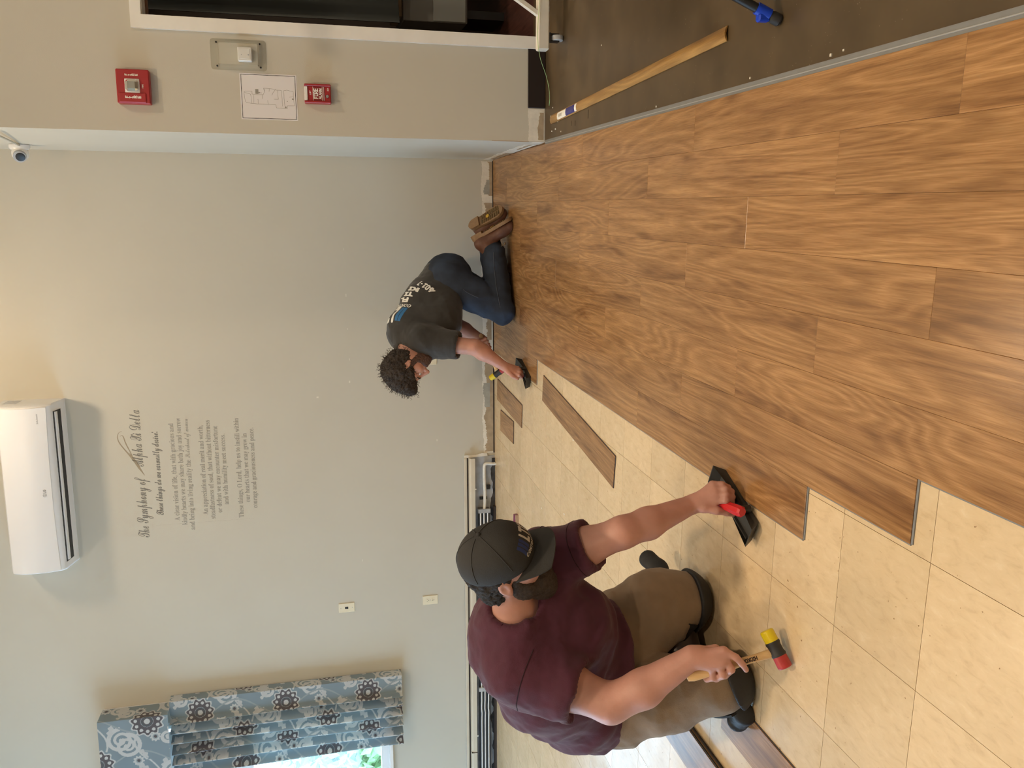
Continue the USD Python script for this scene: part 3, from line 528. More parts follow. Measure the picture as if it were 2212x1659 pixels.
# along the cloth: a side return from the wall, then a flat edge, then deep pleats
flat = np.clip(U-0.12, 0, None); xs = 0.285 - np.where(flat < 0.13, flat, 0.13 + (flat-0.13)*0.475)
pl = np.clip((flat-0.13)/0.05, 0, 1); swing = 1 + 0.10*np.sin(Z_*2.1+U*5)
ys = -0.100 - pl*0.042*np.sin((flat-0.13)*2*math.pi/0.165 + 0.25*np.sin(Z_*1.7))*swing - 0.008*np.sin(Z_*3+U*9)*pl
ys = np.where(U < 0.12, -0.012 - U/0.12*0.088, ys); xs = np.where(U < 0.12, 0.285, xs)
P = np.stack([xs, ys, Z_*(1.643/1.86)], -1)
cloth_grid('cloth', P, U*1.0+0.06, Z_+0.05, cu)
va = thing('valance', 'blue-grey floral box valance across the window top with a mitred side', 'valance', fw(-3.83, 0, 2.385), A0)
nx, nz = 420, 150; uu = np.linspace(-0.165, 1.25, nx); zz = np.linspace(0, 0.455, nz); U, Z_ = np.meshgrid(uu, zz, indexing='ij')
xs = np.where(U < 0, 0.0, -U); ys = np.where(U < 0, -0.185-U*1.0, -0.185)
cloth_grid('front', np.stack([xs, ys, Z_], -1), U*1.0+0.255, Z_+0.20, va)
obj('board', [bx((-1.25, -0.178, 0.44), (-0.004, -0.001, 0.452)), bx((-0.012, -0.178, 0.004), (-0.005, -0.001, 0.44)), bx((-1.25, -0.180, 0.004), (-0.004, -0.176, 0.44))], 'white_plastic', va)
rs = thing('roller_shade', 'white roller shade partly drawn over the window', 'blind', fw(-5.27, 0, 1.86), A0)
obj('cloth', bx((-1.2, -0.006, 0), (1.2, -0.003, 0.84)), 'blind_white', rs); obj('hem_bar', bx((-1.2, -0.010, -0.012), (1.2, -0.001, 0.008), 0.002), 'white_plastic', rs); obj('tube', rod((-1.2, -0.03, 0.85), (1.2, -0.03, 0.85), 0.025), 'white_plastic', rs)

# ---------------------------------------------------------------- on the block wall
t = thing('strobe_alarm', 'square red wall horn with a clear strobe and white lettering', 'fire strobe', bw(0.203, 0, 2.088), A0)
obj('body', bx((-0.080, -0.050, -0.075), (0.080, 0, 0.075), 0.004), 'red_plastic', t)
obj('horn_bar', bx((-0.076, -0.056, -0.058), (-0.030, -0.048, 0.066), 0.004), 'red_plastic', t)
obj('lens', bx((-0.026, -0.082, -0.026), (0.030, -0.049, 0.032), 0.012), 'strobe_metal', t, label='clear faceted strobe lens')
obj('bezel', bx((-0.031, -0.054, -0.031), (0.035, -0.049, 0.037), 0.008), 'white_plastic', t)
def vert_letters(word, x, z0, z1, h, y, m, parent):     # upright letters one under another
    n = len(word)
    for i, c in enumerate(word):
        if c == ' ': continue
        q = lettering(c, height=h, bold=3, px=48); q.apply_translation((x, 0, 0)); q = up_wall(q, y); q.apply_translation((0, 0, z0+(z1-z0)*i/(n-1))); obj('letter', q, m, parent)
vert_letters('FIRE', 0.048, 0.022, -0.024, 0.011, -0.0500, 'print_white', t); vert_letters('FIRE', -0.058, 0.022, -0.034, 0.014, -0.0560, 'print_white', t)
q = lettering('FIRE', height=0.006, bold=2); q.apply_translation((-0.008, -0.047, 0)); obj('letter', up_wall(q, -0.050), 'print_white', t)
t = thing('pull_station', 'small red fire alarm pull station with white lettering', 'fire alarm', bw(0.203, 0, 1.214), A0)
obj('body', bx((-0.044, -0.040, -0.066), (0.044, 0, 0.066), 0.004), 'red_plastic', t)
obj('side_rail', bx((-0.047, -0.050, -0.066), (-0.036, -0.002, 0.066), 0.003), 'red_plastic', t); obj('side_rail', bx((0.036, -0.050, -0.066), (0.047, -0.002, 0.066), 0.003), 'red_plastic', t)
obj('lift_bar', bx((-0.034, -0.048, 0.050), (0.034, -0.036, 0.066), 0.002), 'white_plastic', t, label='white lift bar')
obj('panel', bx((-0.034, -0.043, -0.034), (0.034, -0.038, 0.024), 0.001), 'red_dark', t)
def flat_text(word, w_, h, x, z, y, m, parent): q = lettering(word, width=w_, height=h, bold=3); q.apply_translation((x, z, 0)); obj('lettering', up_wall(q, y), m, parent)
flat_text('FIRE', 0.054, 0.020, -0.027, -0.001, -0.043, 'print_white', t); flat_text('ALARM', 0.054, 0.013, -0.027, -0.0195, -0.043, 'print_white', t); flat_text('LIFT', 0.022, 0.007, -0.006, 0.033, -0.040, 'print_white', t)
objs('rule', [bx((-0.034, -0.0436, z_), (0.034, -0.0428, z_+0.0022)) for z_ in (0.022, -0.024, -0.032)], 'print_white', t)
obj('lock', lathe([(0, 0), (0, 0.008), (0.3, 0.009), (1, 0.007), (1, 0)], (-0.012, -0.040, -0.047), (-0.012, -0.046, -0.047)), 'metal', t)
flat_text('ADA', 0.016, 0.007, 0.014, -0.055, -0.0402, 'print_white', t)
t = thing('evacuation_map', 'white sheet with a printed floor plan taped beside the pull station', 'map', bw(0.184, 0, 1.456), A0)
obj('sheet', bx((-0.112, -0.0012, -0.139), (0.112, 0, 0.139)), 'paper', t)
obj('border', up_wall(extr(sg.box(-0.107, -0.133, 0.107, 0.133).difference(sg.box(-0.1045, -0.1305, 0.1045, 0.1305)), 0.0004), -0.0012), 'ink_dark', t)
qp = lambda x, y: ((1020-y)/3290.0 - 0.0, -(x-1035)/3290.0)        # plan drawn in the sheet's own frame
plan = [[(640, 950), (660, 935), (765, 935), (765, 980), (800, 985), (945, 985), (965, 940), (955, 880), (1050, 885), (1140, 890), (1150, 905), (1235, 905)], [(1275, 910), (1330, 898), (1390, 910), (1430, 915), (1440, 1145), (1330, 1150), (1325, 1195), (1150, 1190), (1140, 1140), (1010, 1138), (850, 1135), (740, 1130), (670, 1120), (650, 1095), (640, 950)],
        [(1240, 905), (1250, 1160)], [(1275, 910), (1285, 1150)], [(745, 985), (755, 1130)], [(855, 1060), (860, 1130)], [(1010, 1075), (1020, 1135)], [(965, 940), (970, 890)], [(1045, 885), (1040, 930)], [(1085, 990), (1095, 960), (1140, 900)], [(790, 1000), (790, 1120)], [(930, 985), (930, 1050)], [(1180, 910), (1185, 1050), (1120, 1050)], [(1370, 1010), (1420, 1000)], [(650, 960), (745, 985)]]
lines = unary_union([sg.LineString([qp(*v) for v in l]).buffer(0.0007) for l in plan]); obj('plan_lines', up_wall(extr(lines, 0.0004), -0.0012), 'ink', t)
objs('plan_mark', [up_wall(extr(g_, 0.0005), -0.0012) for g_ in [sg.box(min(qp(820, 975)[0], qp(870, 900)[0]), min(qp(820, 975)[1], qp(870, 900)[1]), max(qp(820, 975)[0], qp(870, 900)[0]), max(qp(820, 975)[1], qp(870, 900)[1])), sg.Point(qp(882, 955)).buffer(0.0035), sg.Point(qp(910, 957)).buffer(0.0022), sg.Point(qp(1330, 1080)).buffer(0.002), sg.Point(qp(1420, 1040)).buffer(0.004), sg.Point(qp(1300, 1175)).buffer(0.004)] if g_.area > 1e-9], 'ink', t)
t = thing('switch_guard', 'clear acrylic guard box with rounded corners over a wall switch', 'switch guard', bw(0.381, 0, 1.593), A0)
sh_ = sg.box(-0.058, -0.118, 0.058, 0.118).buffer(0.016); inn = sg.box(-0.052, -0.092, 0.052, 0.092).buffer(0.004)
obj('flange', up_wall(extr(sh_.difference(inn), 0.0015), -0.0006), 'acrylic_edge', t)
rim = np.array(inn.exterior.coords)[:-1]; n_ = len(rim); V = np.vstack([np.c_[rim[:, 0], np.full(n_, -0.003), rim[:, 1]], np.c_[rim[:, 0]*0.97, np.full(n_, -0.050), rim[:, 1]*0.98], [[0, -0.052, 0]]]); F = [[k, (k+1) % n_, n_+(k+1) % n_] for k in range(n_)]+[[k, n_+(k+1) % n_, n_+k] for k in range(n_)]+[[2*n_, n_+k, n_+(k+1) % n_] for k in range(n_)]
obj('cover', trimesh.Trimesh(V, np.array(F), process=False), 'acrylic', t)
for x in (-0.056, 0.056):
    for z_ in (-0.104, 0.104): obj('screw', rod((x, -0.003, z_), (x, -0.0065, z_), 0.0045, n=12), 'black', t)
t = thing('wall_switch', 'small square white switch inside the clear guard', 'switch', bw(0.381, 0, 1.562), A0)
obj('plate', bx((-0.034, -0.034, -0.034), (0.034, 0, 0.034), 0.004), 'white_plastic', t); obj('button', bx((-0.024, -0.036, -0.026), (0.024, -0.033, 0.026), 0.001), 'white_plastic', t)
objs('mark', [rod((-0.004, -0.0355, 0.015), (-0.004, -0.0366, 0.015), 0.002, n=10), rod((-0.004, -0.0355, -0.018), (-0.004, -0.0366, -0.018), 0.0035, n=10)], 'ac_gray', t)
t = thing('security_camera', 'small white dome security camera high beside the wall corner', 'security camera', (0.338, 5.62, 2.925))
obj('base', lathe([(0, 0), (0, 0.056), (0.6, 0.056), (1, 0.048), (1, 0)], (0.0, 0, 0), (-0.028, 0, 0)), 'white_plastic', t, smooth=40)
ball = trimesh.creation.icosphere(3, 0.046); ball.apply_translation((-0.050, -0.004, -0.002)); obj('turret', ball, 'white_plastic', t, smooth=True)
obj('face_ring', lathe([(0, 0), (0, 0.036), (1, 0.034), (1, 0)], (-0.063, -0.028, -0.006), (-0.072, -0.046, -0.010)), 'ac_gray', t, smooth=40)
obj('lens', lathe([(0, 0), (0, 0.027), (0.7, 0.024), (1, 0)], (-0.070, -0.041, -0.012), (-0.077, -0.052, -0.014)), 'black', t, smooth=40)
obj('conduit', tube([(-0.006, -0.03, -0.01), (-0.007, -0.35, -0.07), (-0.007, -0.85, -0.155)], 0.006, 10), 'wall_paint', t)

# ---------------------------------------------------------------- loose planks, tools and trim lying on the floor
def put(name, mesh, m, loc, rz=0.0, smooth=False, **kw):
    prim = obj(name, mesh, m, None, smooth=smooth, **kw); x = UsdGeom.Xformable(prim); x.AddTranslateOp().Set(Gf.Vec3d(*map(float, loc)))
    if rz: x.AddRotateZOp().Set(math.degrees(rz))
    return prim
def loose(w, l, lab, loc, rz, group=None):
    m_, _ = plank_mesh(-w/2, w/2, -l/2, l/2); t = thing('vinyl_plank', lab, 'plank', loc, rz, group)
    obj('board', m_, 'oak_vinyl', t); obj('click_edge', [bx((w/2-0.0002, -l/2, 0.0004), (w/2+0.003, l/2, 0.0025)), bx((-w/2, -l/2-0.004, 0.0004), (w/2, -l/2+0.0002, 0.0028))], 'vinyl_edge', t); return t
loose(PW, 1.2144, 'long loose oak vinyl plank lying askew on the cream tiles', (-1.082, 3.955, 0.0), -0.105)
loose(PW, 0.74, 'loose oak vinyl plank near the wall under the far mallet', (-1.300, 5.425, 0.0), -0.03)
loose(PW, 0.40, 'short square offcut of oak vinyl plank beside the wall', (-1.487, 5.48, 0.0), 0.03)
for i in range(5):
    loose(PW, PL, ['lowest', 'second lowest', 'middle', 'second highest', 'topmost'][i] + ' plank in the low stack behind the person in maroon', (-1.900 + 0.003*((i*7) % 3-1), 2.33 + 0.006*((i*5) % 3-1), i*0.0052), 0.0, 'stacked vinyl planks')
loose(PW, PL, 'single loose oak vinyl plank in window light behind the knee of the person in maroon', (-1.617, 1.655, 0.0), 0.0)
tr_a, tr_b = np.array([0.462, 4.478]), np.array([0.531, 2.510]); L_ = np.linalg.norm(tr_b-tr_a); ang = math.atan2(tr_b[1]-tr_a[1], tr_b[0]-tr_a[0])
t = thing('threshold_strip', 'long oak-coloured threshold strip with a white and blue label on the dark floor', 'trim strip', (tr_a[0], tr_a[1], 0), ang-math.pi/2)
arc = [(-0.023, 0.0015), (-0.0225, 0.005), (-0.013, 0.0105), (0, 0.0125), (0.013, 0.0105), (0.0225, 0.005), (0.023, 0.0015), (0.012, 0.0062), (0, 0.0085), (-0.012, 0.0062)]
seg = loft([[(y, x, z) for y, z in arc] for x in (0, L_)])
obj('moulding', seg, 'oak_trim', t, smooth=25)
def on_arc(x0, x1, y0, y1, off):
    ys_ = np.linspace(y0, y1, 9); top = np.interp(ys_, [-0.0225, -0.013, 0, 0.013, 0.0225], [0.005, 0.0105, 0.0125, 0.0105, 0.005]) + off
    V = np.array([(-y, x, z) for x in (x0, x1) for y, z in zip(ys_, top)]); F = [[k, k+9, k+10] for k in range(8)] + [[k, k+10, k+1] for k in range(8)]
    m_ = trimesh.Trimesh(V, np.array(F), process=False); m_.invert(); return m_
lab_ = thing('label', parent=t); obj('sticker', on_arc(0.135, 0.46, -0.018, 0.018, 0.0006), 'print_white', lab_); obj('blue_field', on_arc(0.285, 0.43, -0.018, 0.018, 0.001), 'blue_label', lab_)
obj('barcode', [on_arc(0.165+0.008*i, 0.169+0.008*i, -0.008, 0.008, 0.001) for i in range(7)], 'ink', lab_); obj('print_lines', [on_arc(0.30+0.018*i, 0.302+0.018*i, -0.013, 0.013, 0.0014) for i in range(6)], 'vinyl_gray', lab_)

# rolling frame parked by the door opening
t = thing('rolling_frame', 'scuffed white wooden rolling frame on a grey caster before the door opening', 'rolling frame', (0.775, 4.30, 0), 0.03)
obj('base_beam', bx((0, -0.028, 0.078), (1.35, 0.028, 0.136), 0.006), 'old_white', t)
obj('brace', bx((0, -0.015, -0.011), (0.95, 0.015, 0.011), 0.002).apply_transform(trimesh.transformations.translation_matrix((0.17, 0.0, 0.130)) @ trimesh.transformations.rotation_matrix(-1.02, (0, 1, 0))), 'old_white', t)
obj('post', bx((0.655, -0.025, 0.136), (0.705, 0.025, 1.75), 0.004), 'old_white', t); obj('crossbar', bx((0.2, -0.02, 1.62), (1.2, 0.02, 1.68), 0.004), 'old_white', t)
for x in (0.062, 1.29):
    cst = thing('caster', parent=t); obj('fork', [bx((x-0.022, -0.022, 0.07), (x+0.022, 0.022, 0.08)), bx((x-0.020, -0.015, 0.024), (x-0.016, 0.018, 0.074)), bx((x+0.016, -0.015, 0.024), (x+0.020, 0.018, 0.074))], 'black', cst)
    obj('wheel', lathe([(0, 0), (0, 0.028), (0.12, 0.031), (0.88, 0.031), (1, 0.028), (1, 0)], (x-0.013, 0.0, 0.031), (x+0.013, 0.0, 0.031)), 'ac_gray', cst, smooth=40)
put('string', tube(spline([(1.05, 4.272, 0.1385), (0.93, 4.268, 0.1385), (0.80, 4.270, 0.1385), (0.760, 4.27, 0.132), (0.69, 4.37, 0.075), (0.60, 4.475, 0.018), (0.541, 4.533, 0.002)], 50), 0.0014, 6), 'string_green', (0, 0, 0), label='thin green string trailing from the white frame to the floor', category='string')
# tripod leg
hub = np.array([1.02, 2.36, 1.12]); ft = np.array([0.505, 2.205, 0.0]); ud = (hub-ft)/np.linalg.norm(hub-ft)
t = thing('tripod', 'black tripod with a bright blue leg clamp and round rubber foot', 'tripod', (0.505, 2.205, 0))
for k, f2 in enumerate((ft, np.array([1.25, 1.90, 0]), np.array([1.30, 2.85, 0]))):
    u_ = (hub-f2)/np.linalg.norm(hub-f2); o_ = f2-ft; lg_ = thing('leg', parent=t)
    obj('rubber_foot', lathe([(0, 0), (0, 0.012), (0.15, 0.0165), (0.7, 0.0165), (1, 0.012), (1, 0)], o_+[0, 0, 0.001], o_+u_*0.036), 'black_rubber', lg_, smooth=40)
    obj('tube', rod(o_+u_*0.03, hub-ft, 0.0085), 'black', lg_, smooth=40)
    obj('clamp', [rod(o_+u_*0.036, o_+u_*0.078, 0.0165), bx(o_+u_*0.056+[-0.026, -0.012, -0.017], o_+u_*0.056+[-0.006, 0.012, 0.017], 0.004)], 'blue_plastic', lg_, smooth=30)
    obj('upper_tube', rod(o_+u_*0.078, hub-ft, 0.0125), 'black', lg_, smooth=40)
obj('hub', [rod(hub-ft-[0, 0, 0.05], hub-ft+[0, 0, 0.06], 0.035), rod(hub-ft, hub-ft+[0, 0, 0.25], 0.012)], 'black', t, smooth=40)
# purple level on the tiles, half hidden behind the cap
t = thing('wedge_tool', 'tapered purple and tan tool lying on the tiles just beyond the cap', 'hand tool', (-2.01, 5.14, 0), 0.10)
wd = lambda z0, z1, y0, y1: [[(0, y0[0], z0), (0, y0[1], z0), (0, y0[1], z1), (0, y0[0], z1)], [(-0.55, y1[0], z0), (-0.55, y1[1], z0), (-0.55, y1[1], z1), (-0.55, y1[0], z1)]]
obj('blade', loft(wd(0.0, 0.024, (-0.004, 0.030), (-0.03, 0.20))), 'violet', t); obj('edge', loft(wd(0.0, 0.020, (-0.016, -0.004), (-0.10, -0.03))), 'tan_strip', t)
for i, (x, y, s_) in enumerate([(-2.03, 3.58, 0.05), (-2.09, 3.52, 0.035), (-2.24, 4.75, 0.045), (-1.17, 3.97, 0.014), (-1.62, 4.1, 0.014), (-1.75, 4.55, 0.014), (-2.0, 4.3, 0.012)]):
    q = rng.uniform(0.4, 1.0, 9)*s_; th = np.linspace(0, 2*math.pi, 10)[:-1]; obj('paint_splat', extr(sg.Polygon(np.c_[x+q*np.cos(th)*0.55, y+q*np.sin(th)]), 0.0005), 'plaster', fl_)

# ---------------------------------------------------------------- beyond the door
t = thing('hanging_cloth', 'black cloth hanging in the dim doorway', 'cloth', (1.10, 5.45, 0.70), 0.0)
n = 40; xx = np.linspace(0, 0.95, n); P = []
for z_ in np.linspace(0, 1.45, 12): P.append([(x, 0.03*math.sin(x*26+z_)+0.012*math.sin(x*61), z_ + 0.05*x) for x in xx] + [(x, 0.03*math.sin(x*26+z_)+0.012*math.sin(x*61)+0.012, z_ + 0.05*x) for x in xx[::-1]])
obj('drape', loft(P), 'cloth_black', t, smooth=60); obj('rail', rod((-0.05, 0, 1.47), (1.2, 0, 1.52), 0.013), 'metal', t)
t = thing('storage_cabinet', 'grey storage cabinet low in the dim room beyond the door', 'cabinet', (1.15, 5.62, 0.0))
obj('body', bx((0, 0.0, 0.25), (0.9, 0.45, 0.66), 0.004), 'cabinet_gray', t); obj('door', bx((0.004, -0.012, 0.262), (0.9, 0.0, 0.47), 0.003), 'cabinet_pale', t); obj('foot', bx((0.04, 0.04, 0.0), (0.09, 0.4, 0.25)), 'black', t); obj('foot', bx((0.8, 0.04, 0.0), (0.85, 0.4, 0.25)), 'black', t)
t = thing('cardboard_flap', 'pale cardboard carton on the cabinet below the black cloth', 'carton', (1.18, 5.66, 0.662)); obj('body', bx((0, 0, 0), (0.4, 0.3, 0.05), 0.002), 'torn_paper', t); obj('flap', bx((0, -0.09, 0.046), (0.4, 0.0, 0.05)), 'tan_strip', t)
A=dict(head=(-1.016,2.211,0.757,0), neck0=(-1.117,2.225,0.732,0.062), neck1=(-1.234,2.266,0.701,0.07), chest=(-1.301,2.308,0.674,0.15),
 back=(-1.472,2.352,0.573,0.165), belly=(-1.303,2.320,0.547,0.145), waist=(-1.597,2.418,0.435,0.165), pelv=(-1.555,2.458,0.343,0.15),
 shR=(-1.346,2.201,0.707,0.088), elR=(-1.403,2.051,0.481,0.058), foR=(-1.342,2.013,0.396,0.053), wrR=(-1.236,1.970,0.272,0.033),
 hdR=(-1.232,1.938,0.202,0.024), shL=(-1.075,2.338,0.592,0.086), elL=(-0.947,2.214,0.399,0.05), foL=(-0.931,2.229,0.312,0.047),
 wrL=(-0.893,2.258,0.157,0.029), hdL=(-0.851,2.238,0.102,0.022), hipR=(-1.641,2.396,0.337,0.118), knR=(-1.442,2.138,0.086,0.082),
 hipL=(-1.433,2.466,0.311,0.118), thL=(-1.325,2.437,0.176,0.112), knL=(-1.302,2.425,0.107,0.092), i0=(-1.203,1.932,0.197,0.0115),
 i1=(-1.218,1.914,0.167,0.01), i2=(-1.237,1.909,0.150,0.009), i3=(-1.258,1.911,0.135,0.008), m0=(-1.227,1.927,0.194,0.0115),
 m1=(-1.252,1.913,0.180,0.0108), m2=(-1.282,1.934,0.186,0.0098), m3=(-1.285,1.958,0.194,0.0088), r0=(-1.243,1.929,0.210,0.011),
 r1=(-1.271,1.919,0.201,0.0104), r2=(-1.293,1.941,0.209,0.0096), r3=(-1.292,1.964,0.213,0.0086), p0=(-1.258,1.938,0.227,0.01),
 p1=(-1.286,1.936,0.221,0.0092), p2=(-1.300,1.954,0.231,0.0084), p3=(-1.296,1.972,0.235,0.0078), t0=(-1.225,1.976,0.246,0.015),
 t1=(-1.221,1.974,0.200,0.0125), t2=(-1.244,1.980,0.162,0.011), t3=(-1.262,1.978,0.142,0.0095), hm0=(-1.290,1.959,0.290,0),
 hm1=(-1.225,1.927,0.039,0), hmy=(-1.169,1.954,0.056,0), hmr=(-1.256,1.893,0.011,0), li0=(-0.873,2.222,0.097,0.0115),
 li1=(-0.866,2.202,0.073,0.0103), li2=(-0.880,2.214,0.047,0.0095), li3=(-0.892,2.231,0.041,0.0085), lm0=(-0.857,2.227,0.096,0.0118),
 lm1=(-0.849,2.207,0.072,0.0106), lm2=(-0.863,2.217,0.044,0.0096), lm3=(-0.878,2.235,0.037,0.0086), lr0=(-0.842,2.237,0.096,0.0112),
 lr1=(-0.835,2.218,0.070,0.0102), lr2=(-0.849,2.228,0.042,0.0094), lr3=(-0.864,2.243,0.036,0.0084), lp0=(-0.828,2.248,0.097,0.0102),
 lp1=(-0.825,2.234,0.072,0.0092), lp2=(-0.839,2.241,0.047,0.0084), lp3=(-0.852,2.253,0.041,0.0078), lt0=(-0.895,2.230,0.131,0.015),
 lt1=(-0.901,2.213,0.096,0.0128), lt2=(-0.910,2.214,0.061,0.0112), lt3=(-0.917,2.215,0.039,0.0095), th0=(-0.890,2.266,0.078,0),
 th1=(-0.882,2.136,0.052,0))
B=dict(head=(-0.957,5.041,0.722,0), neck0=(-0.909,5.098,0.743,0.062), neck1=(-0.834,5.167,0.700,0.07), chest=(-0.772,5.260,0.682,0.125),
 mid=(-0.622,5.370,0.566,0.145), belly=(-0.702,5.234,0.508,0.14), pelv=(-0.459,5.473,0.409,0.14), shL=(-0.813,5.093,0.633,0.082),
 elL=(-0.834,4.953,0.328,0.052), wrL=(-0.948,4.930,0.159,0.031), hdL=(-0.985,4.919,0.102,0.026), shR=(-0.816,5.429,0.636,0.08),
 elR=(-0.783,5.512,0.336,0.05), wrR=(-0.857,5.400,0.199,0.033), hdR=(-0.876,5.358,0.170,0.03), hipL=(-0.470,5.387,0.411,0.125),
 knL=(-0.656,5.282,0.091,0.082), anL=(-0.285,5.411,0.118,0.07), hipR=(-0.463,5.594,0.390,0.12), knR=(-0.655,5.475,0.064,0.08),
 anR=(-0.187,5.609,0.111,0.066), heL=(-0.220,5.431,0.188,0.048), baL=(-0.144,5.386,0.062,0.05), toL=(-0.117,5.362,0.025,0.04),
 heR=(-0.126,5.614,0.165,0.048), baR=(-0.069,5.540,0.066,0.05), toR=(-0.039,5.509,0.042,0.042), hm0=(-0.817,5.381,0.213,0),
 hm1=(-1.062,5.334,0.106,0), hmy=(-1.099,5.353,0.133,0), hmr=(-1.044,5.318,0.065,0), i0=(-0.994,4.903,0.089,0.0115),
 i1=(-1.001,4.876,0.069,0.0105), i2=(-1.022,4.888,0.048,0.0098), m0=(-0.982,4.915,0.083,0.0115), m1=(-0.987,4.888,0.060,0.0105),
 m2=(-1.007,4.899,0.039,0.0098), r0=(-0.973,4.927,0.080,0.011), r1=(-0.976,4.910,0.058,0.0103), r2=(-0.993,4.918,0.038,0.0095),
 p0=(-0.964,4.940,0.083,0.0105), p1=(-0.965,4.930,0.062,0.0095), p2=(-0.978,4.934,0.046,0.009), t0=(-0.987,4.904,0.129,0.014),
 t1=(-1.010,4.883,0.105,0.012), t2=(-1.025,4.878,0.077,0.0105), th0=(-0.969,4.943,0.100,0), th1=(-1.025,4.915,0.032,0))
FA,UA=((0.435), (-0.382), (-0.81)),((0.846), (-0.301), (0.438))
FB,UB=((-0.482), (-0.298), (-0.818)),((-0.846), (-0.06), (0.52))


# ---------------------------------------------------------------- people: smooth blended solids, meshed by surface nets
def V3(p): return np.array(p[:3], float)
class Solid:
    """A list of blended shapes. add = union, cut = subtraction; k is the blend radius."""
    def __init__(self): self.ops = []
    def cap(self, a, b, r0, r1=None, k=0.02, flat=None, fs=1.0, op=1):       # tapered rod; squeezed along the vector flat by the factor fs
        a, b = V3(a), V3(b); r1 = r0 if r1 is None else r1; ab = b-a; L2 = max(ab@ab, 1e-9)
        w = None if flat is None else np.array(flat, float)/np.linalg.norm(flat)
        def f(P):
            q = P-a; h = np.clip(q@ab/L2, 0, 1); d = q - h[:, None]*ab
            if w is not None: d = d + (d@w)[:, None]*w*(fs-1)
            return np.sqrt((d*d).sum(1)) - (r0+(r1-r0)*h)
        R = max(r0, r1); self.ops.append((f, np.minimum(a, b)-R, np.maximum(a, b)+R, k, op)); return self
    def ell(self, c, M, r, k=0.02, op=1):                                      # ellipsoid with axes = rows of M
        c, M, r = V3(c), np.array(M, float), np.array(r, float)
        def f(P):
            q = (P-c)@M.T; k0 = np.sqrt(((q/r)**2).sum(1)); k1 = np.sqrt(((q/(r*r))**2).sum(1)); return k0*(k0-1)/np.maximum(k1, 1e-6)
        R = r.max(); self.ops.append((f, c-R, c+R, k, op)); return self
    def half(self, p, n, k=0.004):                                             # keep the side the normal points away from
        p, n = V3(p), np.array(n, float)/np.linalg.norm(n)
        self.ops.append((lambda P: -((P-p)@n), None, None, k, -1)); return self
    def chain(self, pts, k=0.012):
        for a, b in zip(pts[:-1], pts[1:]): self.cap(a, b, a[3], b[3], k)
        return self
    def value(self, P, far=0.06):
        d = np.full(len(P), 1.0)
        for f, lo, hi, k, op in self.ops:
            if lo is None: i = np.arange(len(P))
            else: i = np.nonzero(((P > lo-far) & (P < hi+far)).all(1))[0]
            if not len(i): continue
            v = f(P[i]); o = d[i]
            if op > 0: h = np.clip(0.5+0.5*(o-v)/k, 0, 1); d[i] = o+(v-o)*h - k*h*(1-h)
            else: v = -v; h = np.clip(0.5-0.5*(o-v)/k, 0, 1); d[i] = o+(v-o)*h + k*h*(1-h)
        return d
    def mesh(self, cell=0.006, pad=0.015):
        lo = np.min([o[1] for o in self.ops if o[1] is not None and o[4] > 0], 0)-pad; hi = np.max([o[2] for o in self.ops if o[2] is not None and o[4] > 0], 0)+pad
        B = 8; nb = np.ceil((hi-lo)/(cell*B)).astype(int)+1; n = nb*B
        g = np.stack(np.meshgrid(*[np.arange(k) for k in nb], indexing='ij'), -1).reshape(-1, 3)
        ctr = lo + (g*B+B/2)*cell; rad = cell*B*0.9
        act = np.abs(self.value(ctr, 0.12)) < rad*1.25+0.03
        vol = np.full(n, 1.0, np.float32); sgn = self.value(ctr, 0.12)
        loc = np.stack(np.meshgrid(*[np.arange(B)]*3, indexing='ij'), -1).reshape(-1, 3)
        vb = vol.reshape(nb[0], B, nb[1], B, nb[2], B)
        for q in g[(~act) & (sgn < 0)]: vb[q[0], :, q[1], :, q[2], :] = -1
        ga = g[act]; sp = max(1, len(ga)//24)
        # neighbouring blocks are worked through together so that far shapes drop out
        order = np.lexsort((ga[:, 2]//4, ga[:, 1]//4, ga[:, 0]//4)); ga = ga[order]
        key = (ga//4); brk = np.nonzero((np.diff(key, axis=0) != 0).any(1))[0]+1
        for blk in np.split(ga, brk):
            I = (blk[:, None, :]*B + loc[None]).reshape(-1, 3); P = lo + I*cell
            keep = [o for o in self.ops if o[1] is None or ((o[1]-0.06 < P.max(0)).all() and (o[2]+0.06 > P.min(0)).all())]
            s = Solid(); s.ops = keep; vol[I[:, 0], I[:, 1], I[:, 2]] = s.value(P)
        return nets(vol, lo, cell)
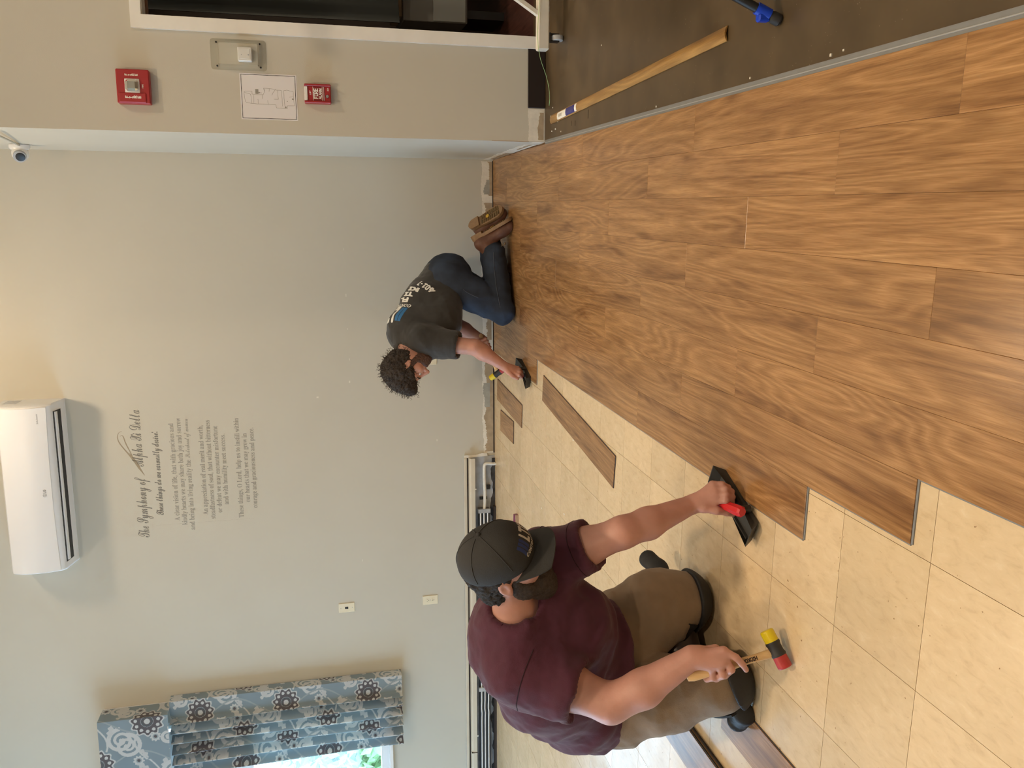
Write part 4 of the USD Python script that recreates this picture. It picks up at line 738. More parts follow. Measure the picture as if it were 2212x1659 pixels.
def nets(v, lo, cell):
    s = v < 0; sh = np.array(v.shape)-1
    cnt = np.zeros(sh, np.int8); acc = np.zeros((0,))
    for o in np.ndindex(2, 2, 2): cnt += s[o[0]:o[0]+sh[0], o[1]:o[1]+sh[1], o[2]:o[2]+sh[2]]
    cells = np.argwhere((cnt > 0) & (cnt < 8)); ids = np.full(sh, -1, np.int32); ids[tuple(cells.T)] = np.arange(len(cells))
    P = np.zeros((len(cells), 3)); N = np.zeros(len(cells)); C8 = list(np.ndindex(2, 2, 2))
    for a in C8:
        for ax in range(3):
            if a[ax]: continue
            b = list(a); b[ax] = 1
            va = v[cells[:, 0]+a[0], cells[:, 1]+a[1], cells[:, 2]+a[2]]; vb = v[cells[:, 0]+b[0], cells[:, 1]+b[1], cells[:, 2]+b[2]]
            x = (va < 0) != (vb < 0); t = np.where(x, va/np.where(x, va-vb, 1), 0)
            p = np.tile(np.array(a, float), (len(cells), 1)); p[:, ax] = t; P[x] += p[x]; N[x] += 1
    P = lo + (cells + P/np.maximum(N, 1)[:, None])*cell; F = []
    for ax in range(3):
        u, w = [(1, 2), (2, 0), (0, 1)][ax]; d = np.zeros(3, int); d[ax] = 1
        A = s[:-1] if ax == 0 else s[:, :-1] if ax == 1 else s[:, :, :-1]; Bv = s[1:] if ax == 0 else s[:, 1:] if ax == 1 else s[:, :, 1:]
        for flip, mk in ((0, A & ~Bv), (1, ~A & Bv)):
            e = np.argwhere(mk); ok = (e[:, u] > 0) & (e[:, w] > 0) & (e < sh).all(1); e = e[ok]
            eu = np.zeros(3, int); eu[u] = 1; ew = np.zeros(3, int); ew[w] = 1
            q = [ids[tuple(c.T)] for c in (e, e-eu, e-eu-ew, e-ew)]
            q = np.stack(q, 1); q = q[(q >= 0).all(1)]
            if flip: q = q[:, ::-1]
            F += [q[:, [0, 1, 2]], q[:, [0, 2, 3]]]
    return trimesh.Trimesh(P, np.vstack(F), process=False)
def soften(m, n=4):
    from scipy.sparse import coo_matrix
    e = m.edges_unique; N = len(m.vertices); A_ = coo_matrix((np.ones(2*len(e)), (np.r_[e[:, 0], e[:, 1]], np.r_[e[:, 1], e[:, 0]])), (N, N)).tocsr(); dg = np.maximum(np.asarray(A_.sum(1)), 1); v = np.array(m.vertices)
    for i in range(n):
        for l in (0.5, -0.52): v = v + l*((A_@v)/dg - v)
    return trimesh.Trimesh(v, m.faces, process=False)
def rumple(m, amp, scale, seed, stretch=(1, 1, 1), ridge=True, where=None):
    """Cloth folds: ridged noise along the normals."""
    n = np.array(m.vertex_normals); p = m.vertices*np.array(stretch)*scale
    f = meshkit.fbm(p, 3, seed); f = (1-np.abs(2*f-1)*2.2) if ridge else (f-0.5)*2
    wgt = 1.0 if where is None else where(m.vertices)[:, None]
    m = m.copy(); m.vertices = m.vertices + n*(amp*f)[:, None]*wgt; return m
def along(m, axis, amp, freq, seed):
    """Folds that run across the given direction."""
    axis = np.array(axis, float)/np.linalg.norm(axis); n = np.array(m.vertex_normals); ph = m.vertices@axis*freq + 5*meshkit.fbm(m.vertices*9, 2, seed)
    m = m.copy(); m.vertices = m.vertices + n*(amp*(np.sin(ph)*0.5+0.5)**2*meshkit.noise(m.vertices*11, seed+3))[:, None]; return m
def head_axes(F, U):
    F = np.array(F, float); F /= np.linalg.norm(F); U = np.array(U, float); U -= F*(U@F); U /= np.linalg.norm(U); return F, U, np.cross(F, U)
class Head:
    def __init__(self, c, F, U, k=1.0): self.c = V3(c); self.F, self.U, self.S = head_axes(F, U); self.M = np.stack([self.F, self.U, self.S]); self.k = k
    def p(self, f, u, s): return self.c + self.k*(f*self.F + u*self.U + s*self.S)
    def e(self, sol, c, r, k=0.02, op=1, rot=0.0, ax=2):
        M = self.M
        if rot:
            a, b = [(1, 2), (2, 0), (0, 1)][ax]; M = M.copy(); ca, sa_ = math.cos(rot), math.sin(rot); M[a], M[b] = ca*self.M[a]+sa_*self.M[b], -sa_*self.M[a]+ca*self.M[b]
        sol.ell(self.p(*c), M, np.array(r)*self.k, k, op)
    def face(self, sol):
        e, cp, p, k = self.e, sol.cap, self.p, self.k
        e(sol, (-0.012, 0.035, 0), (0.098, 0.086, 0.076)); e(sol, (0.018, -0.028, 0), (0.074, 0.088, 0.061), 0.03); e(sol, (0.050, -0.092, 0), (0.032, 0.024, 0.032), 0.03)
        cp(p(-0.01, -0.05, 0.05), p(0.045, -0.09, 0.022), 0.018*k, 0.014*k, 0.02); cp(p(-0.01, -0.05, -0.05), p(0.045, -0.09, -0.022), 0.018*k, 0.014*k, 0.02)
        for s in (-1, 1):
            cp(p(0.082, 0.026, 0.010*s), p(0.064, 0.026, 0.050*s), 0.011*k, 0.010*k, 0.012)
            e(sol, (0.058, -0.022, 0.044*s), (0.022, 0.018, 0.018), 0.02)
            e(sol, (0.098, 0.006, 0.032*s), (0.020, 0.012, 0.019), 0.010, -1)
            e(sol, (0.073, 0.005, 0.032*s), (0.013, 0.0125, 0.013), 0.003)
        cp(p(0.088, 0.016, 0), p(0.110, -0.028, 0), 0.0095*k, 0.0130*k, 0.012)
        for s in (-1, 1): e(sol, (0.096, -0.033, 0.013*s), (0.011, 0.009, 0.008), 0.006)
        e(sol, (0.086, -0.058, 0), (0.013, 0.0065, 0.024), 0.006); e(sol, (0.085, -0.070, 0), (0.012, 0.0075, 0.021), 0.004); e(sol, (0.101, -0.064, 0), (0.012, 0.0018, 0.022), 0.003, -1)
        for s in (-1, 1):
            e(sol, (-0.006, -0.004, 0.080*s), (0.019, 0.033, 0.010), 0.006, 1, 0.25*s, 1); e(sol, (-0.002, -0.002, 0.091*s), (0.010, 0.019, 0.008), 0.004, -1); e(sol, (-0.004, -0.030, 0.079*s), (0.009, 0.011, 0.008), 0.005)
def put_text(mesh, origin, ex, ey, target, lift=0.0012):
    """Lays flat print (in xy) onto the garment below it: every vertex is dropped along -ez until it meets the cloth."""
    ex, ey = np.array(ex, float), np.array(ey, float); ex /= np.linalg.norm(ex); ey -= ex*(ey@ex); ey /= np.linalg.norm(ey); ez = np.cross(ex, ey)
    m = mesh.copy(); v, f = trimesh.remesh.subdivide_to_size(m.vertices, m.faces, 0.010); W = V3(origin) + v[:, :1]*ex + v[:, 1:2]*ey + 0.30*ez
    loc, ri, _ = target.ray.intersects_location(W, np.tile(-ez, (len(W), 1)), multiple_hits=False)
    out = W - 0.30*ez; hit = np.full(len(W), np.nan); hit[ri] = ((W[ri]-loc)@ez); hit = np.where(np.isnan(hit), np.nanmedian(hit) if len(ri) else 0.3, hit)
    return trimesh.Trimesh(W - ez*(hit-lift-v[:, 2]*1.0)[:, None], f, process=False)
def strap(pts, w, th, nrm):
    """A flat band along pts, its flat side facing nrm (one direction or one for each point)."""
    c = spline(pts, 40); t = np.gradient(c, axis=0); t /= np.linalg.norm(t, axis=1, keepdims=True); N = np.broadcast_to(np.array(nrm, float), c.shape); N = N - t*(N*t).sum(1, keepdims=True); N /= np.linalg.norm(N, axis=1, keepdims=True); B_ = np.cross(t, N)
    return loft([[c[i]+B_[i]*w/2+N[i]*th/2, c[i]-B_[i]*w/2+N[i]*th/2, c[i]-B_[i]*w/2-N[i]*th/2, c[i]+B_[i]*w/2-N[i]*th/2] for i in range(len(c))])
def mallet(t, h0, hc, yel, red, r=0.0185, word=None):
    """Wooden handle from h0 to the head's middle hc; head from the yellow face to the red face. All in the thing's own frame."""
    h0, hc, yel, red = map(V3, (h0, hc, yel, red)); u = (hc-h0)/np.linalg.norm(hc-h0); ax = (red-yel)/np.linalg.norm(red-yel); side = np.cross(u, ax)
    T, L = frame_to(h0, hc-u*r*0.4); n = 24; rings = []
    for z in np.linspace(0, 1, 18):
        wv = 0.0150 if z < 0.45 else 0.0150 - 0.004*math.sin((z-0.45)/0.55*math.pi*0.9); hv = 0.0115; kk = 0.75 if z in (0.0,) else 1.0
        rings.append([h0 + u*L*z + ax*wv*kk*math.copysign(abs(math.cos(a))**0.8, math.cos(a)) + side*hv*kk*math.copysign(abs(math.sin(a))**0.8, math.sin(a)) for a in np.linspace(0, 2*math.pi, n, endpoint=False)])
    h = obj('handle', loft(rings), 'hickory', t, smooth=40)
    m0 = yel + (red-yel)*0.30; m1 = yel + (red-yel)*0.68
    obj('head', lathe([(0, 0), (0, r*1.0), (0.12, r*1.06), (0.3, r*0.94), (0.7, r*0.94), (0.88, r*1.06), (1, r), (1, 0)], m0, m1), 'black_rubber', t, smooth=40, label='black head collar')
    obj('tip', lathe([(0, 0), (0, r*0.80), (0.06, r*0.92), (0.16, r*0.97), (1, r*0.97), (1, 0)], yel, m0), 'yellow_plastic', t, smooth=40, label='yellow mallet tip')
    obj('tip', lathe([(0, 0), (0, r*0.98), (0.84, r*1.02), (0.95, r*0.94), (1, r*0.75), (1, 0)], m1, red), 'red_mallet', t, smooth=40, label='red mallet tip')
    return h, u, ax, side
def float_tool(t, c, ang, h0, h1):
    """Black pressing float with turned-up ends and a red handle."""
    L, W = 0.145, 0.036
    def pt(x, y, z): return (c[0]+x*math.cos(ang)-y*math.sin(ang), c[1]+x*math.sin(ang)+y*math.cos(ang), c[2]+z)
    pr = [(-L, 0.034), (-L+0.004, 0.0342), (-L+0.030, 0.012), (-0.05, 0.012), (0.05, 0.012), (L-0.030, 0.012), (L-0.004, 0.0342), (L, 0.034), (L-0.026, 0.0), (-L+0.026, 0.0)]
    obj('base', loft([[pt(x, y, z) for x, z in pr] for y in (-W, W)]), 'trowel_black', t, smooth=25)
    objs('lip', [loft([[pt(x, s*W-0.002*s, 0.010) for x in (-L+0.03, L-0.03)][:1]*1 + [pt(L-0.03, s*W-0.002*s, 0.010), pt(L-0.03, s*W, 0.020), pt(-L+0.03, s*W, 0.020)], [pt(-L+0.03, s*W-0.008*s, 0.010), pt(L-0.03, s*W-0.008*s, 0.010), pt(L-0.03, s*W-0.006*s, 0.020), pt(-L+0.03, s*W-0.006*s, 0.020)]]) for s in (-1, 1)], 'trowel_black', t)
    h0, h1 = V3(h0), V3(h1); obj('handle', lathe([(0, 0), (0, 0.010), (0.04, 0.0150), (0.25, 0.0165), (0.5, 0.0150), (0.8, 0.0180), (0.95, 0.0180), (1, 0.013), (1, 0)], h0, h1, 8), 'handle_red', t, label='red handle')
    for k in (0.12, 0.78):
        q = h0+(h1-h0)*k; obj('post', rod((q[0], q[1], c[2]+0.008), q, 0.012, 0.010), 'trowel_black', t, smooth=40)

# ================================================================ the person in maroon
Ah = Head(A['head'], FA, UA, 1.02)
def local(t, loc): return None
FaceF, FaceU, FaceS = Ah.F, Ah.U, Ah.S
up = np.array([0, 0, 1.0])
pa = thing('person', 'person in a maroon shirt and dark cap kneeling with a mallet and a float', 'person', (0, 0, 0))
sk = Solid(); Ah.face(sk)
sk.cap(Ah.p(-0.03, -0.05, 0), A['neck1'], 0.060, 0.066, 0.03).cap(A['neck1'], A['chest'], 0.07, 0.13, 0.05).cap(A['chest'], A['back'], 0.13, 0.145, 0.05).cap(A['back'], A['waist'], 0.145, 0.142, 0.05).cap(A['waist'], A['pelv'], 0.142, 0.13, 0.04)
sk.cap(A['chest'], A['shR'], 0.10, 0.072, 0.04).cap(A['chest'], A['shL'], 0.10, 0.070, 0.04)
def arm(s, J, sh, el, fo, wr, ra, rb):
    a, e, f, w_ = [V3(J[q]) for q in (sh, el, fo, wr)]; mid = a+(e-a)*0.5
    s.cap(a, mid, ra*1.08, ra, 0.03).cap(mid, e, ra, J[el][3]*0.92, 0.03).cap(e, f, J[el][3]*0.95, J[fo][3], 0.02).cap(f, w_, J[fo][3], J[wr][3], 0.02)
arm(sk, A, 'shR', 'elR', 'foR', 'wrR', 0.066, 0.05)
arm(sk, A, 'shL', 'elL', 'foL', 'wrL', 0.056, 0.05)
# right hand round the mallet, first finger stretched out
nR = np.cross(V3(A['hdR'])-V3(A['wrR']), V3(A['p0'])-V3(A['i0']))
def palm(s, J, wr, mcps, th, k=0.010):
    w_ = V3(J[wr])
    for m_ in mcps: s.cap(w_ + (V3(J[m_])-w_)*0.12, J[m_], J[wr][3]*0.52, J[m_][3]*1.12, 0.016)
    s.cap(w_, V3(J[mcps[1]])*0.5+V3(J[mcps[2]])*0.5, J[wr][3]*0.8, 0.014, 0.016); s.cap(w_+(V3(J[mcps[1]])-w_)*0.2, J[th], 0.021, 0.017, 0.014)
palm(sk, A, 'wrR', ['i0', 'm0', 'r0', 'p0'], 't0')
for f_ in 'imrp': sk.chain([A[f_+str(i)] for i in range(4)], 0.0045)
sk.chain([A['t'+str(i)] for i in range(4)], 0.006)
palm(sk, A, 'wrL', ['li0', 'lm0', 'lr0', 'lp0'], 'lt0')
for f_ in ('li', 'lm', 'lr', 'lp'): sk.chain([A[f_+str(i)] for i in range(4)], 0.0045)
sk.chain([A['lt'+str(i)] for i in range(4)], 0.006)
# legs under the trousers
for hp, th, kn, an in ((A['hipR'], None, A['knR'], (-1.63, 2.53, 0.062)), (A['hipL'], A['thL'], A['knL'], (-1.60, 2.60, 0.062))):
    if th is None: sk.cap(hp, kn, 0.095, 0.060, 0.03)
    else: sk.cap(hp, th, 0.095, 0.085, 0.03).cap(th, kn, 0.085, 0.062, 0.03)
    sk.cap(kn, an, 0.058, 0.045, 0.02).cap(A['pelv'], hp, 0.12, 0.10, 0.04)
skm = soften(sk.mesh(0.0042), 3)
obj('body', skm, 'skin', pa, smooth=True)
for s in (-1, 1): 
    ey = trimesh.creation.icosphere(2, 0.0118*Ah.k); ey.apply_translation(Ah.p(0.0755, 0.0045, 0.032*s)); e_ = obj('eye', ey, 'eye_white', pa, smooth=True)
    ir = trimesh.creation.icosphere(2, 0.006*Ah.k); ir.apply_translation(Ah.p(0.0835, 0.0035, 0.0315*s)); obj('iris', ir, 'black', e_, smooth=True)
# shirt
sh = Solid()
sh.cap(V3(A['neck1'])+(V3(A['neck1'])-V3(A['chest']))*0.10, A['chest'], 0.085, 0.152, 0.05).cap(A['chest'], A['back'], 0.152, 0.172, 0.06).cap(A['chest'], A['belly'], 0.148, 0.150, 0.06).cap(A['back'], A['waist'], 0.170, 0.172, 0.06).cap(A['belly'], V3(A['waist'])+[0.15, -0.05, 0.05], 0.145, 0.112, 0.06)
hemp = V3(A['pelv'])+[0.0, 0.0, 0.015]
sh.cap(A['waist'], hemp, 0.172, 0.172, 0.05).cap(V3(A['waist'])+[0.16, -0.04, -0.03], hemp+[0.14, -0.06, -0.02], 0.125, 0.125, 0.05)
sdir = V3(A['waist'])-V3(A['back']); sdir = np.array([-0.35, 0.12, -0.93])
sh.cap(A['chest'], A['shR'], 0.115, 0.096, 0.05).cap(A['chest'], A['shL'], 0.115, 0.092, 0.05)
uR = V3(A['elR'])-V3(A['shR']); uR /= np.linalg.norm(uR); uL = V3(A['elL'])-V3(A['shL']); uL /= np.linalg.norm(uL)
eR = V3(A['shR'])+uR*0.150; eL = V3(A['shL'])+uL*0.135
sh.cap(A['shR'], eR, 0.098, 0.094, 0.04).cap(A['shL'], eL, 0.092, 0.077, 0.04)
# open ends: sleeves, hem and neck are cut and hollowed
def cut_end(s, p, u, r, depth=0.03, R=0.16):
    p = V3(p); s.cap(p+u*R, p+u*(R+0.05), R, R, 0.003, op=-1); s.cap(p-u*depth, p+u*0.05, r, r, 0.004, op=-1)
shm0 = sh
for p_, u_, r_e in ((V3(A['shR'])+uR*0.140, uR, 0.072), (V3(A['shL'])+uL*0.125, uL, 0.060)):
    big = 0.13; sh.ell(p_+u_*big, np.eye(3), (big, big, big), 0.003, -1); sh.cap(p_-u_*0.035, p_+u_*0.05, r_e, r_e*1.03, 0.004, op=-1)
sh.half(hemp+[0, 0, -0.012], np.array([-0.02, 0.05, -1.0]), 0.004)
nk = V3(A['neck1'])-V3(A['chest']); nk /= np.linalg.norm(nk); nkp = V3(A['neck1'])+nk*0.010
hd = Ah.c-V3(A['neck1']); hd /= np.linalg.norm(hd)
sh.cap(V3(A['neck1'])-hd*0.03, V3(A['neck1'])+hd*0.09, 0.072, 0.080, 0.006, op=-1)
shm = soften(sh.mesh(0.0055), 3)
shm = rumple(shm, 0.008, 5.5, 21, (1, 1, 0.55)); shm = along(shm, V3(A['back'])-V3(A['waist'])+[0, 0, 0.1], 0.014, 58, 31); shm = rumple(shm, 0.0025, 16, 22)
shp = obj('shirt', soften(shm, 1), 'shirt_maroon', pa, smooth=True, label='maroon short-sleeved T-shirt')
def ring_tube(c, u, r0, rt, squeeze=None, n=40):
    u = np.array(u, float)/np.linalg.norm(u); a = np.cross(u, [0.21, 0.32, 0.92]); a /= np.linalg.norm(a); b = np.cross(u, a)
    pts = [V3(c)+r0*(math.cos(t)*a+math.sin(t)*b) for t in np.linspace(0, 2*math.pi, n, endpoint=False)]; pts.append(pts[0]); return tube(pts, rt, 8)
obj('collar', ring_tube(V3(A['neck1'])+hd*0.012, hd, 0.079, 0.0065), 'shirt_maroon', pa, smooth=True, label='maroon ribbed collar')
def seam_ring(parent, target, p, u, R, m_, r=0.0016):
    sec = target.section(plane_origin=V3(p), plane_normal=u)
    if sec is None: return
    for l in sec.discrete:
        l = np.array(l)
        dist = np.linalg.norm(l-V3(p), axis=1)
        if dist.max() >= R:
            k0 = int(np.argmax(dist)); l = np.roll(l[:-1], -k0, axis=0); l = l[np.linalg.norm(l-V3(p), axis=1) < R]
            if len(l) and np.linalg.norm(np.diff(l, axis=0), axis=1).max() > 0.05: continue
        if len(l) > 12: obj('seam', tube(l[::2], r, 5), m_, parent, smooth=True)
for s_, u_ in (('shR', uR), ('shL', uL)): seam_ring(shp, shm, V3(A[s_])+u_*0.030, u_, 0.118, 'seam_maroon', 0.0016); seam_ring(shp, shm, V3(A[s_])+u_*0.118, u_, 0.098, 'seam_maroon', 0.0011)
# trousers
tr = Solid(); AR, AL = np.array([-1.625, 2.52, 0.07]), np.array([-1.575, 2.585, 0.07])
tr.cap(V3(A['waist'])+[0.02, 0.0, 0.0], A['pelv'], 0.150, 0.158, 0.05).cap(A['pelv'], A['hipR'], 0.145, 0.128, 0.05).cap(A['pelv'], A['hipL'], 0.145, 0.130, 0.05)
mR = (V3(A['hipR'])+V3(A['knR']))/2; tr.cap(A['hipR'], mR, 0.132, 0.108, 0.04).cap(mR, A['knR'], 0.108, 0.080, 0.04).cap(A['knR'], AR, 0.074, 0.070, 0.03)
tr.cap(A['hipL'], A['thL'], 0.132, 0.118, 0.05).cap(A['thL'], A['knL'], 0.118, 0.088, 0.04).cap(A['knL'], AL, 0.078, 0.070, 0.03)
tr.half((0, 0, 0.0065), (0, 0, -1), 0.004)
trm = soften(tr.mesh(0.0065), 3); trm = rumple(trm, 0.007, 6.0, 41, (1, 1, 0.7)); trm = along(trm, V3(A['hipL'])-V3(A['knL'])+[0, 0, 0.25], 0.007, 70, 42); trm = rumple(trm, 0.002, 22, 43)
trm.vertices[:, 2] = np.maximum(trm.vertices[:, 2], 0.0058)
tro = obj('trousers', trm, 'khaki', pa, smooth=True, label='tan work trousers')
# boots behind
for a_, tip in ((AR, (-1.70, 2.66)), (AL, (-1.70, 2.70))):
    u_ = np.array([tip[0]-a_[0], tip[1]-a_[1], 0]); u_ /= np.linalg.norm(u_); bo = Solid(); c_ = a_+u_*0.05
    bo.cap(a_-u_*0.01, c_, 0.062, 0.060, 0.02).cap(c_+[0, 0, -0.005], c_+u_*0.17+[0, 0, -0.016], 0.056, 0.042, 0.02); bo.half((0, 0, 0.002), (0, 0, -1), 0.003)
    obj('boot', soften(bo.mesh(0.007), 2), 'boot_dark', pa, smooth=True, label='dark leather boot')
bx_ = Solid(); q_ = V3(A['knL'])*0.35 + np.array([-1.50, 2.52, 0.07])*0.65
bx_.cap((-1.425, 2.45, 0.105), (-1.54, 2.37, 0.090), 0.078, 0.070, 0.02); bx_.half((0, 0, 0.002), (0, 0, -1), 0.003)
obj('tool_pouch', soften(bx_.mesh(0.007), 2), 'boot_dark', pa, smooth=True, label='dark leather pouch between the knees')
# knee pads
for kn, hp, an in ((A['knR'], A['hipR'], AR), (A['knL'], A['thL'], AL)):
    k_ = V3(kn); th_ = V3(hp)-k_; th_ /= np.linalg.norm(th_); sn = an-k_; sn /= np.linalg.norm(sn); fwd = -(th_+sn); fwd /= np.linalg.norm(fwd)
    pd = Solid(); pd.cap(k_+th_*0.10, k_, kn[3]+0.016, kn[3]+0.016, 0.03); pd.cap(k_, k_+sn*0.09, kn[3]+0.016, kn[3]+0.006, 0.03)
    pd.half(k_-th_*0.042, th_*0.93+fwd*0.12-sn*0.25, 0.010); pd.half(k_+sn*0.06, sn, 0.006); pd.half((0, 0, 0.001), (0, 0, -1), 0.002)
    pm = soften(pd.mesh(0.006), 2); kp = obj('knee_pad', pm, 'pad_black', pa, smooth=True, label='black padded knee pad')
    sd = np.cross(th_, sn); sd /= np.linalg.norm(sd)
    for sgn in (-1, 1):
        r_ = kn[3]+0.012
        o_ = [k_+fwd*0.02+sd*sgn*r_, k_-fwd*0.04+sd*sgn*(r_+0.006)+sn*0.02, k_-fwd*0.075+sd*sgn*(r_-0.01)+sn*0.05, k_-fwd*0.10+sd*sgn*r_*0.5+sn*0.06]
        obj('strap', strap([np.maximum(q, [-9, -9, 0.02]) for q in o_], 0.045, 0.006, sd*sgn), 'pad_black', kp, smooth=30)
k_ = V3(A['knR']); obj('strap_end', soften(Solid().cap((-1.525, 2.085, 0.028), (-1.565, 2.115, 0.030), 0.030, 0.034, 0.02, (0.5, -0.8, 0.3), 2.2).cap((-1.48, 2.11, 0.055), (-1.525, 2.085, 0.03), 0.034, 0.026, 0.03, (0.5, -0.8, 0.3), 2.0).half((0, 0, 0.001), (0, 0, -1), 0.002).mesh(0.0045), 2), 'pad_black', pa, smooth=True, label='black knee pad strap end lying on the tiles')
obj('strap_end', soften(Solid().cap((-1.245, 2.565, 0.12), (-1.235, 2.63, 0.135), 0.030, 0.033, 0.02, (0.6, -0.5, 0.6), 2.2).cap((-1.26, 2.50, 0.12), (-1.245, 2.565, 0.12), 0.034, 0.024, 0.03, (0.6, -0.5, 0.6), 2.2).mesh(0.0045), 2), 'pad_black', pa, smooth=True, label='black knee pad strap end')
# hair, beard, cap
ha = Solid(); Ah.e(ha, (-0.020, 0.018, 0), (0.100, 0.092, 0.083)); Ah.e(ha, (-0.065, -0.055, 0), (0.050, 0.050, 0.066), 0.03)
ha.half(Ah.p(0.012, 0, 0), Ah.F*1.0-Ah.U*0.45, 0.01); ha.half(Ah.p(-0.07, -0.088, 0), -Ah.U-Ah.F*0.15, 0.01); ha.half(Ah.p(0, 0.055, 0), Ah.U, 0.01)
for s in (-1, 1): Ah.e(ha, (0.004, -0.008, 0.092*s), (0.026, 0.036, 0.022), 0.006, -1)
hm_ = soften(ha.mesh(0.0045), 2); hm_ = rumple(hm_, 0.008, 62, 51); obj('hair', hm_, 'hair_dark', pa, smooth=True, label='dark curly hair below the cap')
be = Solid(); Ah.e(be, (0.024, -0.072, 0), (0.072, 0.056, 0.0645)); Ah.e(be, (0.056, -0.115, 0), (0.044, 0.052, 0.046), 0.03)
be.half(Ah.p(0.05, -0.046, 0), Ah.U*1.0+Ah.F*0.10, 0.012); be.half(Ah.p(-0.008, 0, 0), -Ah.F*1.0-Ah.U*0.25, 0.008)
Ah.e(be, (0.104, -0.064, 0), (0.018, 0.007, 0.020), 0.004, -1); Ah.e(be, (0.120, -0.030, 0), (0.030, 0.030, 0.022), 0.006, -1)
for s in (-1, 1): Ah.e(be, (0.066, -0.022, 0.060*s), (0.052, 0.044, 0.032), 0.014, -1)
for s in (-1, 1): Ah.e(be, (0.016, -0.026, 0.0620*s), (0.018, 0.036, 0.007), 0.02); Ah.e(be, (0.022, -0.060, 0.055*s), (0.034, 0.030, 0.014), 0.02)
bm = soften(be.mesh(0.0045), 2); bm = rumple(bm, 0.003, 75, 52); obj('beard', bm, 'beard_dark', pa, smooth=True, label='dark beard')
cp_ = Solid(); Ah.e(cp_, (-0.012, 0.040, 0), (0.113, 0.105, 0.094)); Ah.e(cp_, (0.035, 0.060, 0), (0.062, 0.062, 0.070), 0.04)
cp_.half(Ah.p(0, 0.030, 0), -Ah.U-Ah.F*0.14, 0.004); Ah.e(cp_, (-0.012, 0.030, 0), (0.104, 0.094, 0.085), 0.004, -1)
cpm = soften(cp_.mesh(0.0042), 2); cpt = obj('cap', cpm, 'cap_cloth', pa, smooth=True, label='dark faded baseball cap')
rows = []
for f in np.linspace(0, 1, 14):
    row = []
    for s in np.linspace(-1, 1, 29):
        wd = 0.088*math.sqrt(max(0, 1-(0.74*f)**4)); base = 0.098*math.sqrt(max(0, 1-(0.88*s)**2)) - 0.010; tip = 0.088 + 0.080*(1-0.30*s*s)
        row.append(Ah.p(base + (tip-base)*f + 0.0, 0.030 - 0.017*s*s - 0.010*f + 0.004*f*f, wd*s))
    rows.append(row)
G = np.array(rows); n0, n1 = G.shape[:2]; nrm_ = Ah.U*0.0035; idx = np.arange(n0*n1).reshape(n0, n1)
ring_ids = np.r_[idx[0], idx[1:, -1], idx[-1, -2::-1], idx[-2:0:-1, 0]]; Vt_ = np.vstack([G.reshape(-1, 3), G.reshape(-1, 3)-nrm_]); N0 = n0*n1; Fq = []
for i in range(n0-1):
    for j in range(n1-1):
        a, b, c, d = idx[i, j], idx[i+1, j], idx[i+1, j+1], idx[i, j+1]; Fq += [[a, b, c], [a, c, d], [a+N0, c+N0, b+N0], [a+N0, d+N0, c+N0]]
for a, b in zip(ring_ids, np.r_[ring_ids[1:], ring_ids[:1]]): Fq += [[a, b+N0, b], [a, a+N0, b+N0]]
brm = trimesh.Trimesh(Vt_, np.array(Fq), process=False); brm.fix_normals(); obj('brim', brm, 'cap_cloth', cpt, smooth=50, label='curved cap brim')
bt = trimesh.creation.icosphere(2, 0.007); bt.apply_translation(Ah.p(-0.008, 0.146, 0)); obj('button', bt, 'cap_cloth', cpt, smooth=True)
def cap_seam(az, n=24):
    pts = []
    for e_ in np.linspace(0.12, 1.45, n):
        d_ = Ah.F*math.cos(e_)*math.cos(az)+Ah.S*math.cos(e_)*math.sin(az)+Ah.U*math.sin(e_); o_ = Ah.p(-0.012, 0.04, 0)
        l_, r_i, _ = cpm.ray.intersects_location([o_+d_*0.3], [-d_], multiple_hits=False)
        if len(l_): pts.append(l_[0]+d_*0.0004)
    return tube(pts, 0.0017, 6)
obj('seam', trimesh.util.concatenate([cap_seam(a) for a in (0.95, -0.95, 2.1, -2.1, math.pi)]), 'cap_cloth', cpt, smooth=True)
# emblem on the cap: blue bars, white letters, an arc of small letters
ctr = Ah.p(0.13, 0.075, 0); exs = -Ah.S*-1.0; eyU = Ah.U*0.85-Ah.F*0.50
ex_ = np.cross(eyU, Ah.F+Ah.U*0.6); ex_ /= np.linalg.norm(ex_)
blue = unary_union([sg.box(-0.052+0.011*i, -0.018, -0.0435+0.011*i, 0.020) for i in range(3)]); em1 = extr(blue, 0.0003)
em2 = lettering('LTC', width=0.070, height=0.036, bold=4); em2.apply_translation((-0.016, -0.017, 0))
arcs = []
for i, ch in enumerate('CONTRACTING'):
    th_ = -0.62+1.24*i/10; q = lettering(ch, height=0.0085, bold=2, px=48); q.apply_transform(trimesh.transformations.rotation_matrix(th_*0.6, (0, 0, 1))); q.apply_translation((-0.052+0.0104*i, -0.031+0.010*(th_/0.62)**2-0.0035, 0)); arcs.append(q)
def emblem(m_, name, mt): obj(name, put_text(m_, Ah.p(0.100, 0.080, 0), ex_, eyU, cpm, 0.0006), mt, cpt)
emblem(em1, 'emblem', 'cap_blue'); emblem(em2, 'letters', 'cap_white'); emblem(trimesh.util.concatenate(arcs), 'arc_letters', 'cap_white')
